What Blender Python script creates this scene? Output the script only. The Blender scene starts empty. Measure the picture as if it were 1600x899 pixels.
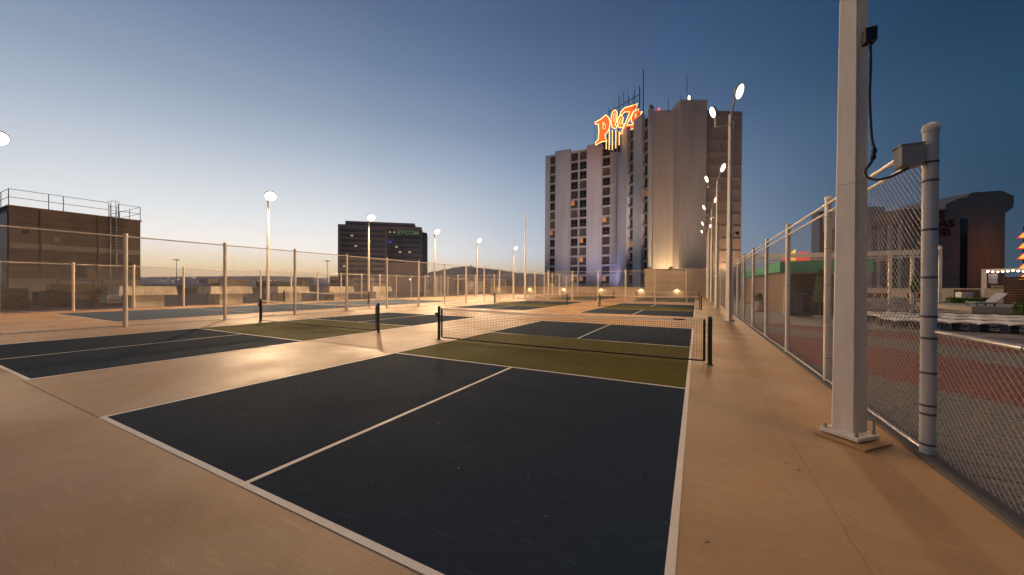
import bpy, math, random
from mathutils import Vector, Matrix
R = math.radians
random.seed(7)
SC = bpy.context.scene
COL = SC.collection

# ------------------------------------------------------------------ camera
YAW, PITCH, ROLL = -0.4765, -0.0053, 0.0052
CAM = Vector((6.190, -1.496, 1.565))
fw = Vector((math.sin(YAW)*math.cos(PITCH), math.cos(YAW)*math.cos(PITCH), math.sin(PITCH)))
r0 = Vector((math.cos(YAW), -math.sin(YAW), 0)); u0 = r0.cross(fw)
rt = r0*math.cos(ROLL) + u0*math.sin(ROLL); up = -r0*math.sin(ROLL) + u0*math.cos(ROLL)
cd = bpy.data.cameras.new('camera'); cam = bpy.data.objects.new('camera', cd); COL.objects.link(cam)
cam.matrix_world = Matrix(((rt.x, up.x, -fw.x, CAM.x), (rt.y, up.y, -fw.y, CAM.y), (rt.z, up.z, -fw.z, CAM.z), (0, 0, 0, 1)))
cd.sensor_fit = 'HORIZONTAL'; cd.sensor_width = 36; cd.lens = 559.575/1600*36
cd.clip_start = 0.05; cd.clip_end = 60000
SC.camera = cam

# ------------------------------------------------------------------ world: dusk sky, afterglow low in the west-north-west
W = bpy.data.worlds.new('World'); SC.world = W; W.use_nodes = True
nt = W.node_tree; nt.nodes.clear()
def N(t, **k):
    n = nt.nodes.new(t)
    for a, b in k.items(): setattr(n, a, b)
    return n
def LK(a, b): nt.links.new(a, b)
tc = N('ShaderNodeTexCoord'); sep = N('ShaderNodeSeparateXYZ'); LK(tc.outputs['Generated'], sep.inputs[0])
def M(op, a, b=None):
    n = N('ShaderNodeMath', operation=op)
    for i, v in enumerate((a, b)):
        if v is None: continue
        if isinstance(v, (int, float)): n.inputs[i].default_value = v
        else: LK(v, n.inputs[i])
    return n.outputs[0]
elev = M('DIVIDE', M('ARCSINE', sep.outputs[2]), math.pi/2)
def ramp(fac, stops, interp='LINEAR'):
    n = N('ShaderNodeValToRGB'); cr = n.color_ramp; cr.interpolation = interp
    while len(cr.elements) < len(stops): cr.elements.new(0.5)
    for e, (p, c) in zip(cr.elements, stops): e.position = p; e.color = (*c, 1) if len(c) == 3 else c
    LK(fac, n.inputs[0]); return n.outputs[0]
ZEN = (.022, .055, .125)
def dg(d): return d/90
west = ramp(elev, [(0, (.84, .54, .36)), (dg(.8), (1.08, .72, .43)), (dg(2.2), (1.18, .91, .57)), (dg(4.6), (1.09, 1.0, .91)), (dg(9), (.83, .85, .865)),
                   (dg(13), (.655, .70, .75)), (dg(18), (.45, .52, .63)), (dg(23), (.30, .375, .49)), (dg(30), (.18, .25, .385)),
                   (dg(36), (.12, .175, .295)), (dg(50), (.06, .10, .20)), (dg(66), (.03, .067, .15)), (1, ZEN)])
east = ramp(elev, [(0, (.050, .082, .125)), (dg(5), (.036, .074, .122)), (dg(10), (.023, .063, .116)), (dg(18), (.022, .065, .126)), (dg(26), (.013, .045, .098)),
                   (dg(40), (.012, .040, .092)), (dg(60), (.016, .045, .105)), (1, ZEN)])
SAZ = YAW + R(-39)                                   # azimuth of the set sun
sx, sy = math.sin(SAZ), math.cos(SAZ)
hl = M('MAXIMUM', M('SQRT', M('ADD', M('MULTIPLY', sep.outputs[0], sep.outputs[0]), M('MULTIPLY', sep.outputs[1], sep.outputs[1]))), 1e-4)
ca = M('DIVIDE', M('ADD', M('MULTIPLY', sep.outputs[0], sx), M('MULTIPLY', sep.outputs[1], sy)), hl)
ta = ramp(M('ADD', M('MULTIPLY', ca, 0.5), 0.5),
          [(0, (0, 0, 0)), (.44, (.0, .0, .0)), (.52, (.025, .03, .04)), (.63, (.14, .18, .26)), (.78, (.38, .43, .54)), (.885, (.60, .65, .75)), (.975, (.94, .95, .97)), (1, (1, 1, 1))], 'B_SPLINE')
mx = N('ShaderNodeMix', data_type='VECTOR', factor_mode='NON_UNIFORM')
ins = {x.identifier: x for x in mx.inputs}; outs = {x.identifier: x for x in mx.outputs}
LK(ta, ins['Factor_Vector']); LK(east, ins['A_Vector']); LK(west, ins['B_Vector'])
bg = N('ShaderNodeBackground'); LK(outs['Result_Vector'], bg.inputs[0]); bg.inputs[1].default_value = 1.0
wo = N('ShaderNodeOutputWorld'); LK(bg.outputs[0], wo.inputs[0])

SC.view_settings.view_transform = 'Standard'; SC.view_settings.look = 'None'
SC.view_settings.exposure = 0.0; SC.view_settings.gamma = 1.0
SC.cycles.use_denoising = True
SC.cycles.max_bounces = 6; SC.cycles.sample_clamp_indirect = 4.0
SC.render.film_transparent = False

# light levels (watts)
FLOOD_W = 9300; EAST_L = 5600; EAST_R = 2300; NEAR_W = 800
WARM = (1.0, .68, .38)

HAZE = .00002
# ------------------------------------------------------------------ materials
def mat(name, col, rough=.6, var=.12, scale=4.0, bump=0.0, bscale=60, metal=0.0, detail=4, spec=.5, col2=None, stretch=None, coat=0):
    m = bpy.data.materials.new(name); m.use_nodes = True
    t = m.node_tree; b = t.nodes['Principled BSDF']
    b.inputs['Roughness'].default_value = rough; b.inputs['Metallic'].default_value = metal
    b.inputs['Specular IOR Level'].default_value = spec
    c = t.nodes.new('ShaderNodeTexCoord'); vec = c.outputs['Object']
    if stretch:
        mp = t.nodes.new('ShaderNodeMapping'); mp.inputs['Scale'].default_value = stretch
        t.links.new(vec, mp.inputs[0]); vec = mp.outputs[0]
    n = t.nodes.new('ShaderNodeTexNoise'); n.inputs['Scale'].default_value = scale; n.inputs['Detail'].default_value = detail
    n.inputs['Roughness'].default_value = .62
    t.links.new(vec, n.inputs['Vector'])
    r = t.nodes.new('ShaderNodeValToRGB')
    lo = tuple(max(0, x*(1-var)) for x in col); hi = col2 if col2 else tuple(min(1, x*(1+var)) for x in col)
    r.color_ramp.elements[0].position = .32; r.color_ramp.elements[0].color = (*lo, 1)
    r.color_ramp.elements[1].position = .68; r.color_ramp.elements[1].color = (*hi, 1)
    t.links.new(n.outputs[0], r.inputs[0]); t.links.new(r.outputs[0], b.inputs['Base Color'])
    if bump > 0:
        n2 = t.nodes.new('ShaderNodeTexNoise'); n2.inputs['Scale'].default_value = bscale; n2.inputs['Detail'].default_value = 3
        t.links.new(vec, n2.inputs['Vector'])
        bm = t.nodes.new('ShaderNodeBump'); bm.inputs['Strength'].default_value = bump; bm.inputs['Distance'].default_value = .02
        t.links.new(n2.outputs[0], bm.inputs['Height']); t.links.new(bm.outputs[0], b.inputs['Normal'])
    m.diffuse_color = (*col, 1)
    return m
def emat(name, col, s):
    m = bpy.data.materials.new(name); m.use_nodes = True; t = m.node_tree
    b = t.nodes['Principled BSDF']; b.inputs['Base Color'].default_value = (*col, 1)
    b.inputs['Emission Color'].default_value = (*col, 1); b.inputs['Emission Strength'].default_value = s
    return m
def surface(name, col, col_dark, rough, big=.12, fine=9.0, bump=.25, stain=.35, rough_var=.10, streak=None, spec=.22, scuff=0, crack=0, grit=.35):
    """ground coating: broad stains, fine mottling, grit"""
    m = bpy.data.materials.new(name); m.use_nodes = True; t = m.node_tree; b = t.nodes['Principled BSDF']
    c = t.nodes.new('ShaderNodeTexCoord'); L = t.links.new
    def noise(s, d=5, r=.6, vec=None):
        n = t.nodes.new('ShaderNodeTexNoise'); n.inputs['Scale'].default_value = s; n.inputs['Detail'].default_value = d; n.inputs['Roughness'].default_value = r
        L(vec or c.outputs['Object'], n.inputs['Vector']); return n.outputs[0]
    def mr(v, a, b_, lo, hi):
        n = t.nodes.new('ShaderNodeMapRange'); n.inputs[1].default_value = a; n.inputs[2].default_value = b_; n.inputs[3].default_value = lo; n.inputs[4].default_value = hi
        L(v, n.inputs[0]); return n.outputs[0]
    def mixc(f, a, b_):
        n = t.nodes.new('ShaderNodeMix'); n.data_type = 'RGBA'
        if isinstance(f, float): n.inputs[0].default_value = f
        else: L(f, n.inputs[0])
        for s, v in ((6, a), (7, b_)):
            if isinstance(v, tuple): n.inputs[s].default_value = (*v, 1)
            else: L(v, n.inputs[s])
        return n.outputs[2]
    vec = None
    if streak:
        mp = t.nodes.new('ShaderNodeMapping'); mp.inputs['Scale'].default_value = streak; L(c.outputs['Object'], mp.inputs[0]); vec = mp.outputs[0]
    a = mixc(mr(noise(big, 6, .65, vec), .35, .68, 0.0, stain), col, col_dark)
    a2 = mixc(mr(noise(fine, 4), .4, .7, 0.0, .30), a, tuple(x*.72 for x in col))
    a2 = mixc(mr(noise(120, 2), .52, .70, 0.0, grit), a2, tuple(x*.6 for x in col))
    a3 = mixc(mr(noise(170, 2), .55, .75, 0.0, grit), a2, tuple(min(1, x*1.35) for x in col))
    if scuff:                                                   # dusty shoe marks and roller streaks
        mp = t.nodes.new('ShaderNodeMapping'); mp.inputs['Scale'].default_value = (1.0, 7.0, 1); mp.inputs['Rotation'].default_value = (0, 0, .5); L(c.outputs['Object'], mp.inputs[0])
        f1 = noise(2.3, 7, .75, mp.outputs[0])
        a3 = mixc(mr(f1, .56, .80, 0.0, scuff), a3, tuple(min(1, x*1.7+.02) for x in col))
        mp2 = t.nodes.new('ShaderNodeMapping'); mp2.inputs['Scale'].default_value = (5.0, 1.0, 1); mp2.inputs['Rotation'].default_value = (0, 0, -.25); L(c.outputs['Object'], mp2.inputs[0])
        a3 = mixc(mr(noise(3.1, 6, .7, mp2.outputs[0]), .57, .82, 0.0, scuff*.8), a3, tuple(x*.55 for x in col))
    if crack:                                                   # hairline cracks
        wv = t.nodes.new('ShaderNodeVectorMath'); wv.operation = 'ADD'; nn = t.nodes.new('ShaderNodeTexNoise'); nn.inputs['Scale'].default_value = .9; nn.inputs['Detail'].default_value = 6
        L(c.outputs['Object'], nn.inputs['Vector']); L(c.outputs['Object'], wv.inputs[0]); L(nn.outputs[1], wv.inputs[1])
        vo = t.nodes.new('ShaderNodeTexVoronoi'); vo.feature = 'DISTANCE_TO_EDGE'; vo.inputs['Scale'].default_value = .21; L(wv.outputs[0], vo.inputs['Vector'])
        a3 = mixc(mr(vo.outputs[0], 0.0, .0012, crack, 0.0), a3, tuple(x*.4 for x in col))
    L(a3, b.inputs['Base Color'])
    L(mr(noise(.5, 5, .7), .3, .7, rough-rough_var, rough+rough_var), b.inputs['Roughness'])
    bm = t.nodes.new('ShaderNodeBump'); bm.inputs['Strength'].default_value = bump; bm.inputs['Distance'].default_value = .01
    L(noise(120, 3), bm.inputs['Height']); L(bm.outputs[0], b.inputs['Normal'])
    b.inputs['Specular IOR Level'].default_value = spec
    return m

MT = {}
MT['deck'] = surface('tan_concrete', (.46, .265, .120), (.275, .150, .064), .54, spec=.36, scuff=.42, crack=.35, bump=.32, rough_var=.16, grit=.45, big=.35, stain=.8)
MT['court'] = surface('navy_acrylic', (.023, .037, .058), (.036, .047, .060), .85, spec=.025, scuff=.85, big=.5, stain=.8, bump=.15)
MT['court_blue'] = surface('blue_acrylic', (.050, .078, .118), (.06, .078, .10), .85, spec=.04, big=.4, stain=.6, bump=.15)
MT['kitchen'] = surface('olive_acrylic', (.105, .090, .014), (.076, .064, .011), .80, spec=.05, scuff=.75, big=.5, stain=.7, bump=.15)
MT['line'] = surface('white_line_paint', (.84, .73, .61), (.70, .60, .50), .6, big=1.5, stain=.6, bump=.1)
MT['joint'] = mat('joint_sealant', (.24, .145, .075), .8)
MT['white'] = mat('white_powder_coat', (.86, .73, .585), .42, .09, 5, .06, 25, stretch=(1, 1, .25))
MT['white_old'] = mat('weathered_white_paint', (.72, .61, .50), .5, .10, 6, .12, 30)
MT['galv'] = mat('galvanised_steel', (.50, .47, .44), .38, .15, 20, metal=.75)
MT['wire'] = mat('fence_wire', (.52, .47, .42), .40, .12, 30, metal=.25)
MT['band'] = mat('dark_band', (.16, .13, .11), .5, .1)
MT['black'] = mat('black_rubber', (.018, .017, .016), .55, .2)
MT['netblack'] = mat('black_net_cord', (.016, .015, .014), .7, .2)
MT['green_post'] = mat('dark_green_paint', (.018, .035, .020), .4, .2)
MT['tape'] = mat('white_net_tape', (.70, .62, .54), .7, .1, 12)
def translucent(m, f):
    t = m.node_tree; b = t.nodes['Principled BSDF']; o = t.nodes['Material Output']
    tr = t.nodes.new('ShaderNodeBsdfTranslucent'); mxs = t.nodes.new('ShaderNodeMixShader'); mxs.inputs[0].default_value = f
    t.links.new(b.inputs['Base Color'].links[0].from_socket, tr.inputs[0]); t.links.new(b.outputs[0], mxs.inputs[1]); t.links.new(tr.outputs[0], mxs.inputs[2]); t.links.new(mxs.outputs[0], o.inputs[0])
translucent(MT['tape'], .5)
MT['conduit'] = mat('grey_conduit', (.045, .042, .040), .45, .2)
MT['box'] = mat('beige_box_paint', (.46, .40, .33), .5, .06)
MT['lens'] = emat('lit_floodlight_lens', (1, .86, .62), 4.5)
MT['lens_off'] = mat('unlit_lens', (.35, .35, .36), .15)
MT['lamp_body'] = mat('lamp_housing', (.42, .39, .36), .45, .08, metal=.3)
MT['stucco'] = mat('hotel_stucco', (.60, .49, .42), .8, .09, .5, .06, 8, stretch=(1.5, 1.5, .12))
MT['stucco_pale'] = mat('hotel_panel_stucco', (.66, .58, .54), .8, .08, .5, stretch=(1.5, 1.5, .12))
MT['ridge'] = mat('brown_ribbed_wall', (.50, .35, .27), .8, .10, .8)
MT['wdark'] = mat('dark_window_glass', (.030, .026, .025), .12, .3, 1.0)
MT['wcurtain'] = mat('curtained_glass', (.085, .068, .058), .35, .5, .8)
MT['wdim'] = mat('drawn_curtain', (.15, .115, .09), .6, .4, 1.2, stretch=(4, 1, .3))
MT['wframe'] = mat('window_frame', (.20, .17, .155), .6, .1)
MT['wlit'] = emat('lit_window', (1, .42, .10), .16)
MT['wall_tan'] = mat('tan_parapet', (.55, .42, .28), .75, .10, .7, .08, 6)
MT['brown'] = mat('brown_brick_cladding', (.50, .31, .215), .8, .1, .25)
MT['office'] = mat('office_brown_stone', (.40, .29, .245), .8, .12, .12)
MT['office_glass'] = mat('office_glass', (.17, .165, .165), .4, .3, .05)
MT['greenlet'] = emat('green_lit_letter', (.27, .55, .17), .16)
MT['mech'] = mat('brown_block_wall', (.36, .25, .175), .85, .14, .6, .1, 9)
MT['mech_band'] = mat('pale_block_band', (.60, .46, .34), .85, .12, .8)
MT['steel_dark'] = mat('dark_steel', (.045, .045, .05), .5, .2)
MT['hood'] = mat('weathered_concrete', (.62, .52, .40), .85, .28, 1.6, .2, 14)
MT['roof'] = mat('dark_roof_membrane', (.105, .082, .066), .9, .25, .5, .1, 12)
MT['city'] = mat('city_ground', (.060, .055, .052), .95, .4, .004, detail=8)
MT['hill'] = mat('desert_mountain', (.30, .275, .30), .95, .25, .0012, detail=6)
MT['far_wall'] = mat('far_building_wall', (.15, .125, .115), .85, .15, .1)
MT['neon_o'] = emat('orange_neon_face', (1, .15, .03), 1.05)
MT['neon_y'] = emat('yellow_neon_tube', (1, .64, .24), 2.3)
MT['neon_r'] = emat('red_neon', (1, .03, .03), 1.2)
MT['sign_back'] = mat('sign_backing', (.05, .03, .025), .6)
MT['red_letter'] = mat('dark_red_letter', (.30, .010, .010), .5, .1)
MT['beacon'] = emat('red_beacon', (1, .08, .08), 2.5)
MT['bulb'] = emat('warm_bulb', (1, .72, .48), 9)
MT['sconce'] = emat('sconce_glow', (1, .72, .36), 9)
MT['paver_red'] = mat('red_paver', (.19, .046, .028), .8, .25, 9, .25, 60)
MT['paver_grey'] = mat('grey_paver', (.155, .135, .112), .8, .25, 9, .25, 60)
MT['sand_bed'] = mat('paver_joint_sand', (.085, .07, .058), .95, .2, 20)
MT['fascia'] = mat('green_fascia', (.05, .36, .17), .45, .06, 2)
MT['brick'] = mat('tan_wood_look_tile', (.25, .16, .095), .75, .25, 5)
MT['mortar'] = mat('mortar', (.13, .10, .075), .9, .2, 8)
MT['wood'] = mat('stained_wood', (.155, .068, .028), .55, .35, 3, .1, 20, stretch=(.4, 6, 6))
MT['wood_dark'] = mat('dark_wood', (.060, .034, .022), .55, .3, 3)
MT['grill'] = mat('dark_appliance', (.03, .03, .033), .35, .1)
MT['counter'] = mat('stone_counter', (.36, .31, .26), .4, .12, 9)
MT['leaf'] = mat('topiary_leaf', (.17, .19, .022), .6, .35, 14)
MT['leaf_dark'] = mat('conifer_leaf', (.10, .19, .022), .6, .35, 14)
MT['hedge'] = mat('lawn_hedge_leaf', (.17, .23, .03), .65, .3, 10)
MT['bark'] = mat('bark', (.12, .085, .06), .9, .2, 20)
MT['sling'] = mat('white_sling_fabric', (.62, .56, .50), .7, .06, 9)
MT['lframe'] = mat('grey_lounger_frame', (.16, .135, .12), .5, .1)
MT['beige'] = mat('beige_wall_paint', (.52, .44, .34), .75, .06, 1)
MT['redchair'] = mat('red_chair_plastic', (.25, .03, .022), .45, .1)
MT['deckgrey'] = mat('raised_deck_coating', (.25, .225, .195), .8, .12, .6)
MT['water'] = mat('pool_water', (.035, .06, .07), .06, .2, .6, .3, 3)
MT['leafdry'] = mat('dry_leaf', (.26, .19, .12), .8, .3, 30)

# ------------------------------------------------------------------ mesh builder
class MB:
    def __init__(s): s.v = []; s.f = []; s.mi = []
    def add(s, vs, fs, mi=0):
        o = len(s.v); s.v += [tuple(x) for x in vs]; s.f += [tuple(i+o for i in f) for f in fs]; s.mi += [mi]*len(fs)
        return s
    def box(s, x0, y0, z0, x1, y1, z1, mi=0):
        return s.add([(x0, y0, z0), (x1, y0, z0), (x1, y1, z0), (x0, y1, z0), (x0, y0, z1), (x1, y0, z1), (x1, y1, z1), (x0, y1, z1)],
                     [(3, 2, 1, 0), (4, 5, 6, 7), (0, 1, 5, 4), (1, 2, 6, 5), (2, 3, 7, 6), (3, 0, 4, 7)], mi)
    def bbox(s, x0, y0, z0, x1, y1, z1, b=.01, mi=0):
        """box with chamfered vertical and top edges"""
        def ring(i, z): return [(x0+i, y0+b*0+i*0+0, z)]
        o = [(x0+b, y0), (x1-b, y0), (x1, y0+b), (x1, y1-b), (x1-b, y1), (x0+b, y1), (x0, y1-b), (x0, y0+b)]
        i = [(x0+b*1.5, y0+b), (x1-b*1.5, y0+b), (x1-b, y0+b*1.5), (x1-b, y1-b*1.5), (x1-b*1.5, y1-b), (x0+b*1.5, y1-b), (x0+b, y1-b*1.5), (x0+b, y0+b*1.5)]
        vs = [(x, y, z0) for x, y in o]+[(x, y, z1-b) for x, y in o]+[(x, y, z1) for x, y in i]
        fs = [tuple(range(7, -1, -1)), tuple(range(16, 24))]
        for k in range(8):
            j = (k+1) % 8
            fs += [(k, j, 8+j, 8+k), (8+k, 8+j, 16+j, 16+k)]
        return s.add(vs, fs, mi)
    def obox(s, o, a, b, c, mi=0):
        o, a, b, c = map(Vector, (o, a, b, c))
        vs = [o, o+a, o+a+b, o+b, o+c, o+a+c, o+a+b+c, o+b+c]
        fs = [(3, 2, 1, 0), (4, 5, 6, 7), (0, 1, 5, 4), (1, 2, 6, 5), (2, 3, 7, 6), (3, 0, 4, 7)]
        if a.cross(b).dot(c) < 0: fs = [tuple(reversed(f)) for f in fs]
        return s.add(vs, fs, mi)
    def cyl(s, a, b, ra, rb=None, n=12, caps=True, mi=0):
        a, b = Vector(a), Vector(b); rb = ra if rb is None else rb
        d = (b-a).normalized(); t = Vector((1, 0, 0)) if abs(d.x) < .8 else Vector((0, 1, 0))
        e1 = d.cross(t).normalized(); e2 = d.cross(e1)
        vs = []
        for p, r in ((a, ra), (b, rb)):
            for k in range(n):
                th = 2*math.pi*k/n; vs.append(p+e1*(r*math.cos(th))+e2*(r*math.sin(th)))
        fs = [(k, (k+1) % n, n+(k+1) % n, n+k) for k in range(n)]
        if caps: fs += [tuple(range(n-1, -1, -1)), tuple(range(n, 2*n))]
        return s.add(vs, fs, mi)
    def tube(s, pts, r, n=6, mi=0, caps=True):
        pts = [Vector(p) for p in pts]; m = len(pts); vs = []; ref = None
        for i, p in enumerate(pts):
            d = (pts[min(i+1, m-1)]-pts[max(i-1, 0)]).normalized()
            if ref is None: ref = Vector((0, 0, 1)) if abs(d.z) < .9 else Vector((0, 1, 0))
            e1 = d.cross(ref)
            if e1.length < .05: e1 = d.cross(Vector((1, .3, 0)))
            e1.normalize(); e2 = e1.cross(d)
            rr = r[i] if isinstance(r, (list, tuple)) else r
            for k in range(n):
                th = 2*math.pi*k/n; vs.append(p+e1*(rr*math.cos(th))+e2*(rr*math.sin(th)))
        fs = [(i*n+k, i*n+(k+1) % n, (i+1)*n+(k+1) % n, (i+1)*n+k) for i in range(m-1) for k in range(n)]
        if caps: fs += [tuple(range(n-1, -1, -1)), tuple(range((m-1)*n, m*n))]
        return s.add(vs, fs, mi)
    def lathe(s, prof, n=16, c=(0, 0, 0), mi=0):
        vs = []; m = len(prof)
        for r, z in prof:
            for k in range(n):
                th = 2*math.pi*k/n; vs.append((c[0]+r*math.cos(th), c[1]+r*math.sin(th), c[2]+z))
        fs = [(i*n+k, i*n+(k+1) % n, (i+1)*n+(k+1) % n, (i+1)*n+k) for i in range(m-1) for k in range(n)]
        fs += [tuple(range(n-1, -1, -1)), tuple(range((m-1)*n, m*n))]
        return s.add(vs, fs, mi)
    def prism(s, pts, vec, mi=0):
        """closed outline (3-D points) swept along vec"""
        pts = [Vector(p) for p in pts]; vec = Vector(vec); n = len(pts)
        nn = Vector((0, 0, 0))
        for i in range(n): nn += pts[i].cross(pts[(i+1) % n])
        fl = nn.dot(vec) > 0
        vs = pts+[p+vec for p in pts]
        fs = [tuple(range(n-1, -1, -1)), tuple(range(n, 2*n))]+[(i, (i+1) % n, n+(i+1) % n, n+i) for i in range(n)]
        if not fl: fs = [tuple(reversed(f)) for f in fs]
        return s.add(vs, fs, mi)
    def sheet(s, x0, y0, x1, y1, z, mi=0):
        return s.add([(x0, y0, z), (x1, y0, z), (x1, y1, z), (x0, y1, z)], [(0, 1, 2, 3)], mi)
    def mesh(s, name, m, smooth=False):
        me = bpy.data.meshes.new(name); me.from_pydata(s.v, [], s.f)
        ms = m if isinstance(m, (list, tuple)) else [m]
        for x in ms: me.materials.append(MT[x] if isinstance(x, str) else x)
        if len(ms) > 1: me.polygons.foreach_set('material_index', s.mi)
        if smooth:
            me.polygons.foreach_set('use_smooth', [True]*len(me.polygons))
            try: me.set_sharp_from_angle(angle=R(38))
            except Exception: pass
        me.update(); return me
    def build(s, name, m, parent=None, loc=(0, 0, 0), smooth=False):
        return link(name, s.mesh(name, m, smooth), parent, loc)

def link(name, me, parent=None, loc=(0, 0, 0), rz=0):
    o = bpy.data.objects.new(name, me); COL.objects.link(o)
    o.parent = parent; o.location = loc
    if rz: o.rotation_euler.z = rz
    return o
def tag(o, label, cat, group=None):
    o['label'] = label; o['category'] = cat
    if group: o['group'] = group
    return o
def struct(o, label=None, kind='structure'):
    o['kind'] = kind
    if label: o['label'] = label
    return o
def thing(name, label, cat, loc=(0, 0, 0), rz=0, group=None):
    o = bpy.data.objects.new(name, None); COL.objects.link(o); o.location = loc; o.rotation_euler.z = rz
    o.empty_display_size = .2
    return tag(o, label, cat, group)
def dup(root, loc, rz=None, label=None):
    def cp(o, par):
        c = o.copy(); COL.objects.link(c); c.parent = par
        for ch in list(o.children): cp(ch, c)
        return c
    r = cp(root, None); r.location = loc
    if rz is not None: r.rotation_euler.z = rz
    if label: r['label'] = label
    return r
def spot(parent, loc, target, watts, col=WARM, size=150, blend=.7, rad=.18):
    ld = bpy.data.lights.new('lamp_light', 'SPOT'); ld.energy = watts; ld.color = col
    ld.spot_size = R(size); ld.spot_blend = blend; ld.shadow_soft_size = rad
    o = bpy.data.objects.new('lamp_light', ld); COL.objects.link(o); o.parent = parent
    o.location = loc
    o.rotation_euler = (Vector(target)-Vector(loc)).to_track_quat('-Z', 'Y').to_euler()
    return o
# camera-facing building frame: lat = metres to the right, d = metres ahead of the view point (a plain rotated site grid)
SITE = -YAW
e1 = Vector((math.cos(SITE), math.sin(SITE), 0)); e2 = Vector((-math.sin(SITE), math.cos(SITE), 0))
def site(lat, d, z=0): return Vector((CAM.x, CAM.y, 0))+e1*lat+e2*d+Vector((0, 0, z))

# ------------------------------------------------------------------ ground
g = MB()
nseg = 96; rad = [60, 400, 2000, 8000, 17500]
vs = [(0, 0, -20)]; fs = []
for r_ in rad:
    for k in range(nseg): vs.append((r_*math.cos(2*math.pi*k/nseg), r_*math.sin(2*math.pi*k/nseg), -20))
for k in range(nseg): fs.append((0, 1+k, 1+(k+1) % nseg))
for i in range(len(rad)-1):
    for k in range(nseg):
        a = 1+i*nseg; b = a+nseg; fs.append((a+k, b+k, b+(k+1) % nseg, a+(k+1) % nseg))
g.add(vs, fs); struct(g.build('city_ground', 'city'), 'dark flat city ground far below the roof')

deck = struct(MB().box(-26.6, -14, -1.2, 8.22, 60.6, 0).build('rooftop_deck', 'deck'), 'tan coated rooftop deck around the courts')
low = struct(MB().box(-75, -25, -20, -26.602, 62, -.06).build('lower_roof', 'roof'), 'dark service roof beyond the outer fence')
j = MB()
j.box(-3.42, -.012, 0, -.01, .012, .001); j.box(-26.4, -.012, 0, -9.53, .012, .001)
j.box(7.05, -6, 0, 7.054, 20, .001)
j.build('expansion_joint', 'joint', deck)

# courts ---------------------------------------------------------------
FT = .3048
def court(x, y, label):
    c = thing('pickleball_court', label, 'court', (x, y, 0), 0, 'pickleball courts on the roof'); c['kind'] = 'structure'
    w, L, nv = 20*FT, 44*FT, 7*FT; half = L/2
    MB().sheet(.03, .03, w-.03, half-nv, .0015).sheet(.03, half+nv, w-.03, L-.03, .0015).build('service_area', 'court', c)
    MB().sheet(.03, half-nv, w-.03, half+nv, .0015).build('kitchen', 'kitchen', c)
    l = .052
    for a in ((0, 0, w, l), (0, L-l, w, L), (0, l, l, L-l), (w-l, l, w, L-l), (l, half-nv, w-l, half-nv+l), (l, half+nv-l, w-l, half+nv),
              (w/2-l/2, l, w/2+l/2, half-nv), (w/2-l/2, half+nv, w/2+l/2, L-l)):
        MB().sheet(a[0], a[1], a[2], a[3], .003).build('line', 'line', c)
    return c
X2 = -9.51
court(0, 0, 'navy and olive court nearest the camera, in the foreground')
court(X2, .04, 'navy and olive court on the left, cut by the left picture edge')
court(0, 18.9, 'navy court on the right directly behind the nearest court')
court(X2, 18.9, 'navy court left of the walkway behind the left foreground court')
court(0, 37.8, 'far navy court on the right behind the cross fence')
court(X2, 37.8, 'far navy court on the left behind the cross fence')
t = thing('tennis_court', 'blue tennis court behind the inner left fence', 'court', (-23.2, 4.05, 0)); t['kind'] = 'structure'
MB().sheet(.03, .03, 8.2, 23.74, .0015).build('playing_surface', 'court_blue', t)
for a in ((0, 0, 8.23, .06), (0, 23.71, 8.23, 23.77), (0, .06, .05, 23.71), (8.18, .06, 8.23, 23.71), (.05, 5.5, 8.18, 5.55), (.05, 18.2, 8.18, 18.25), (4.09, 5.55, 4.14, 18.2)):
    MB().sheet(a[0], a[1], a[2], a[3], .003).build('line', 'line', t)

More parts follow.
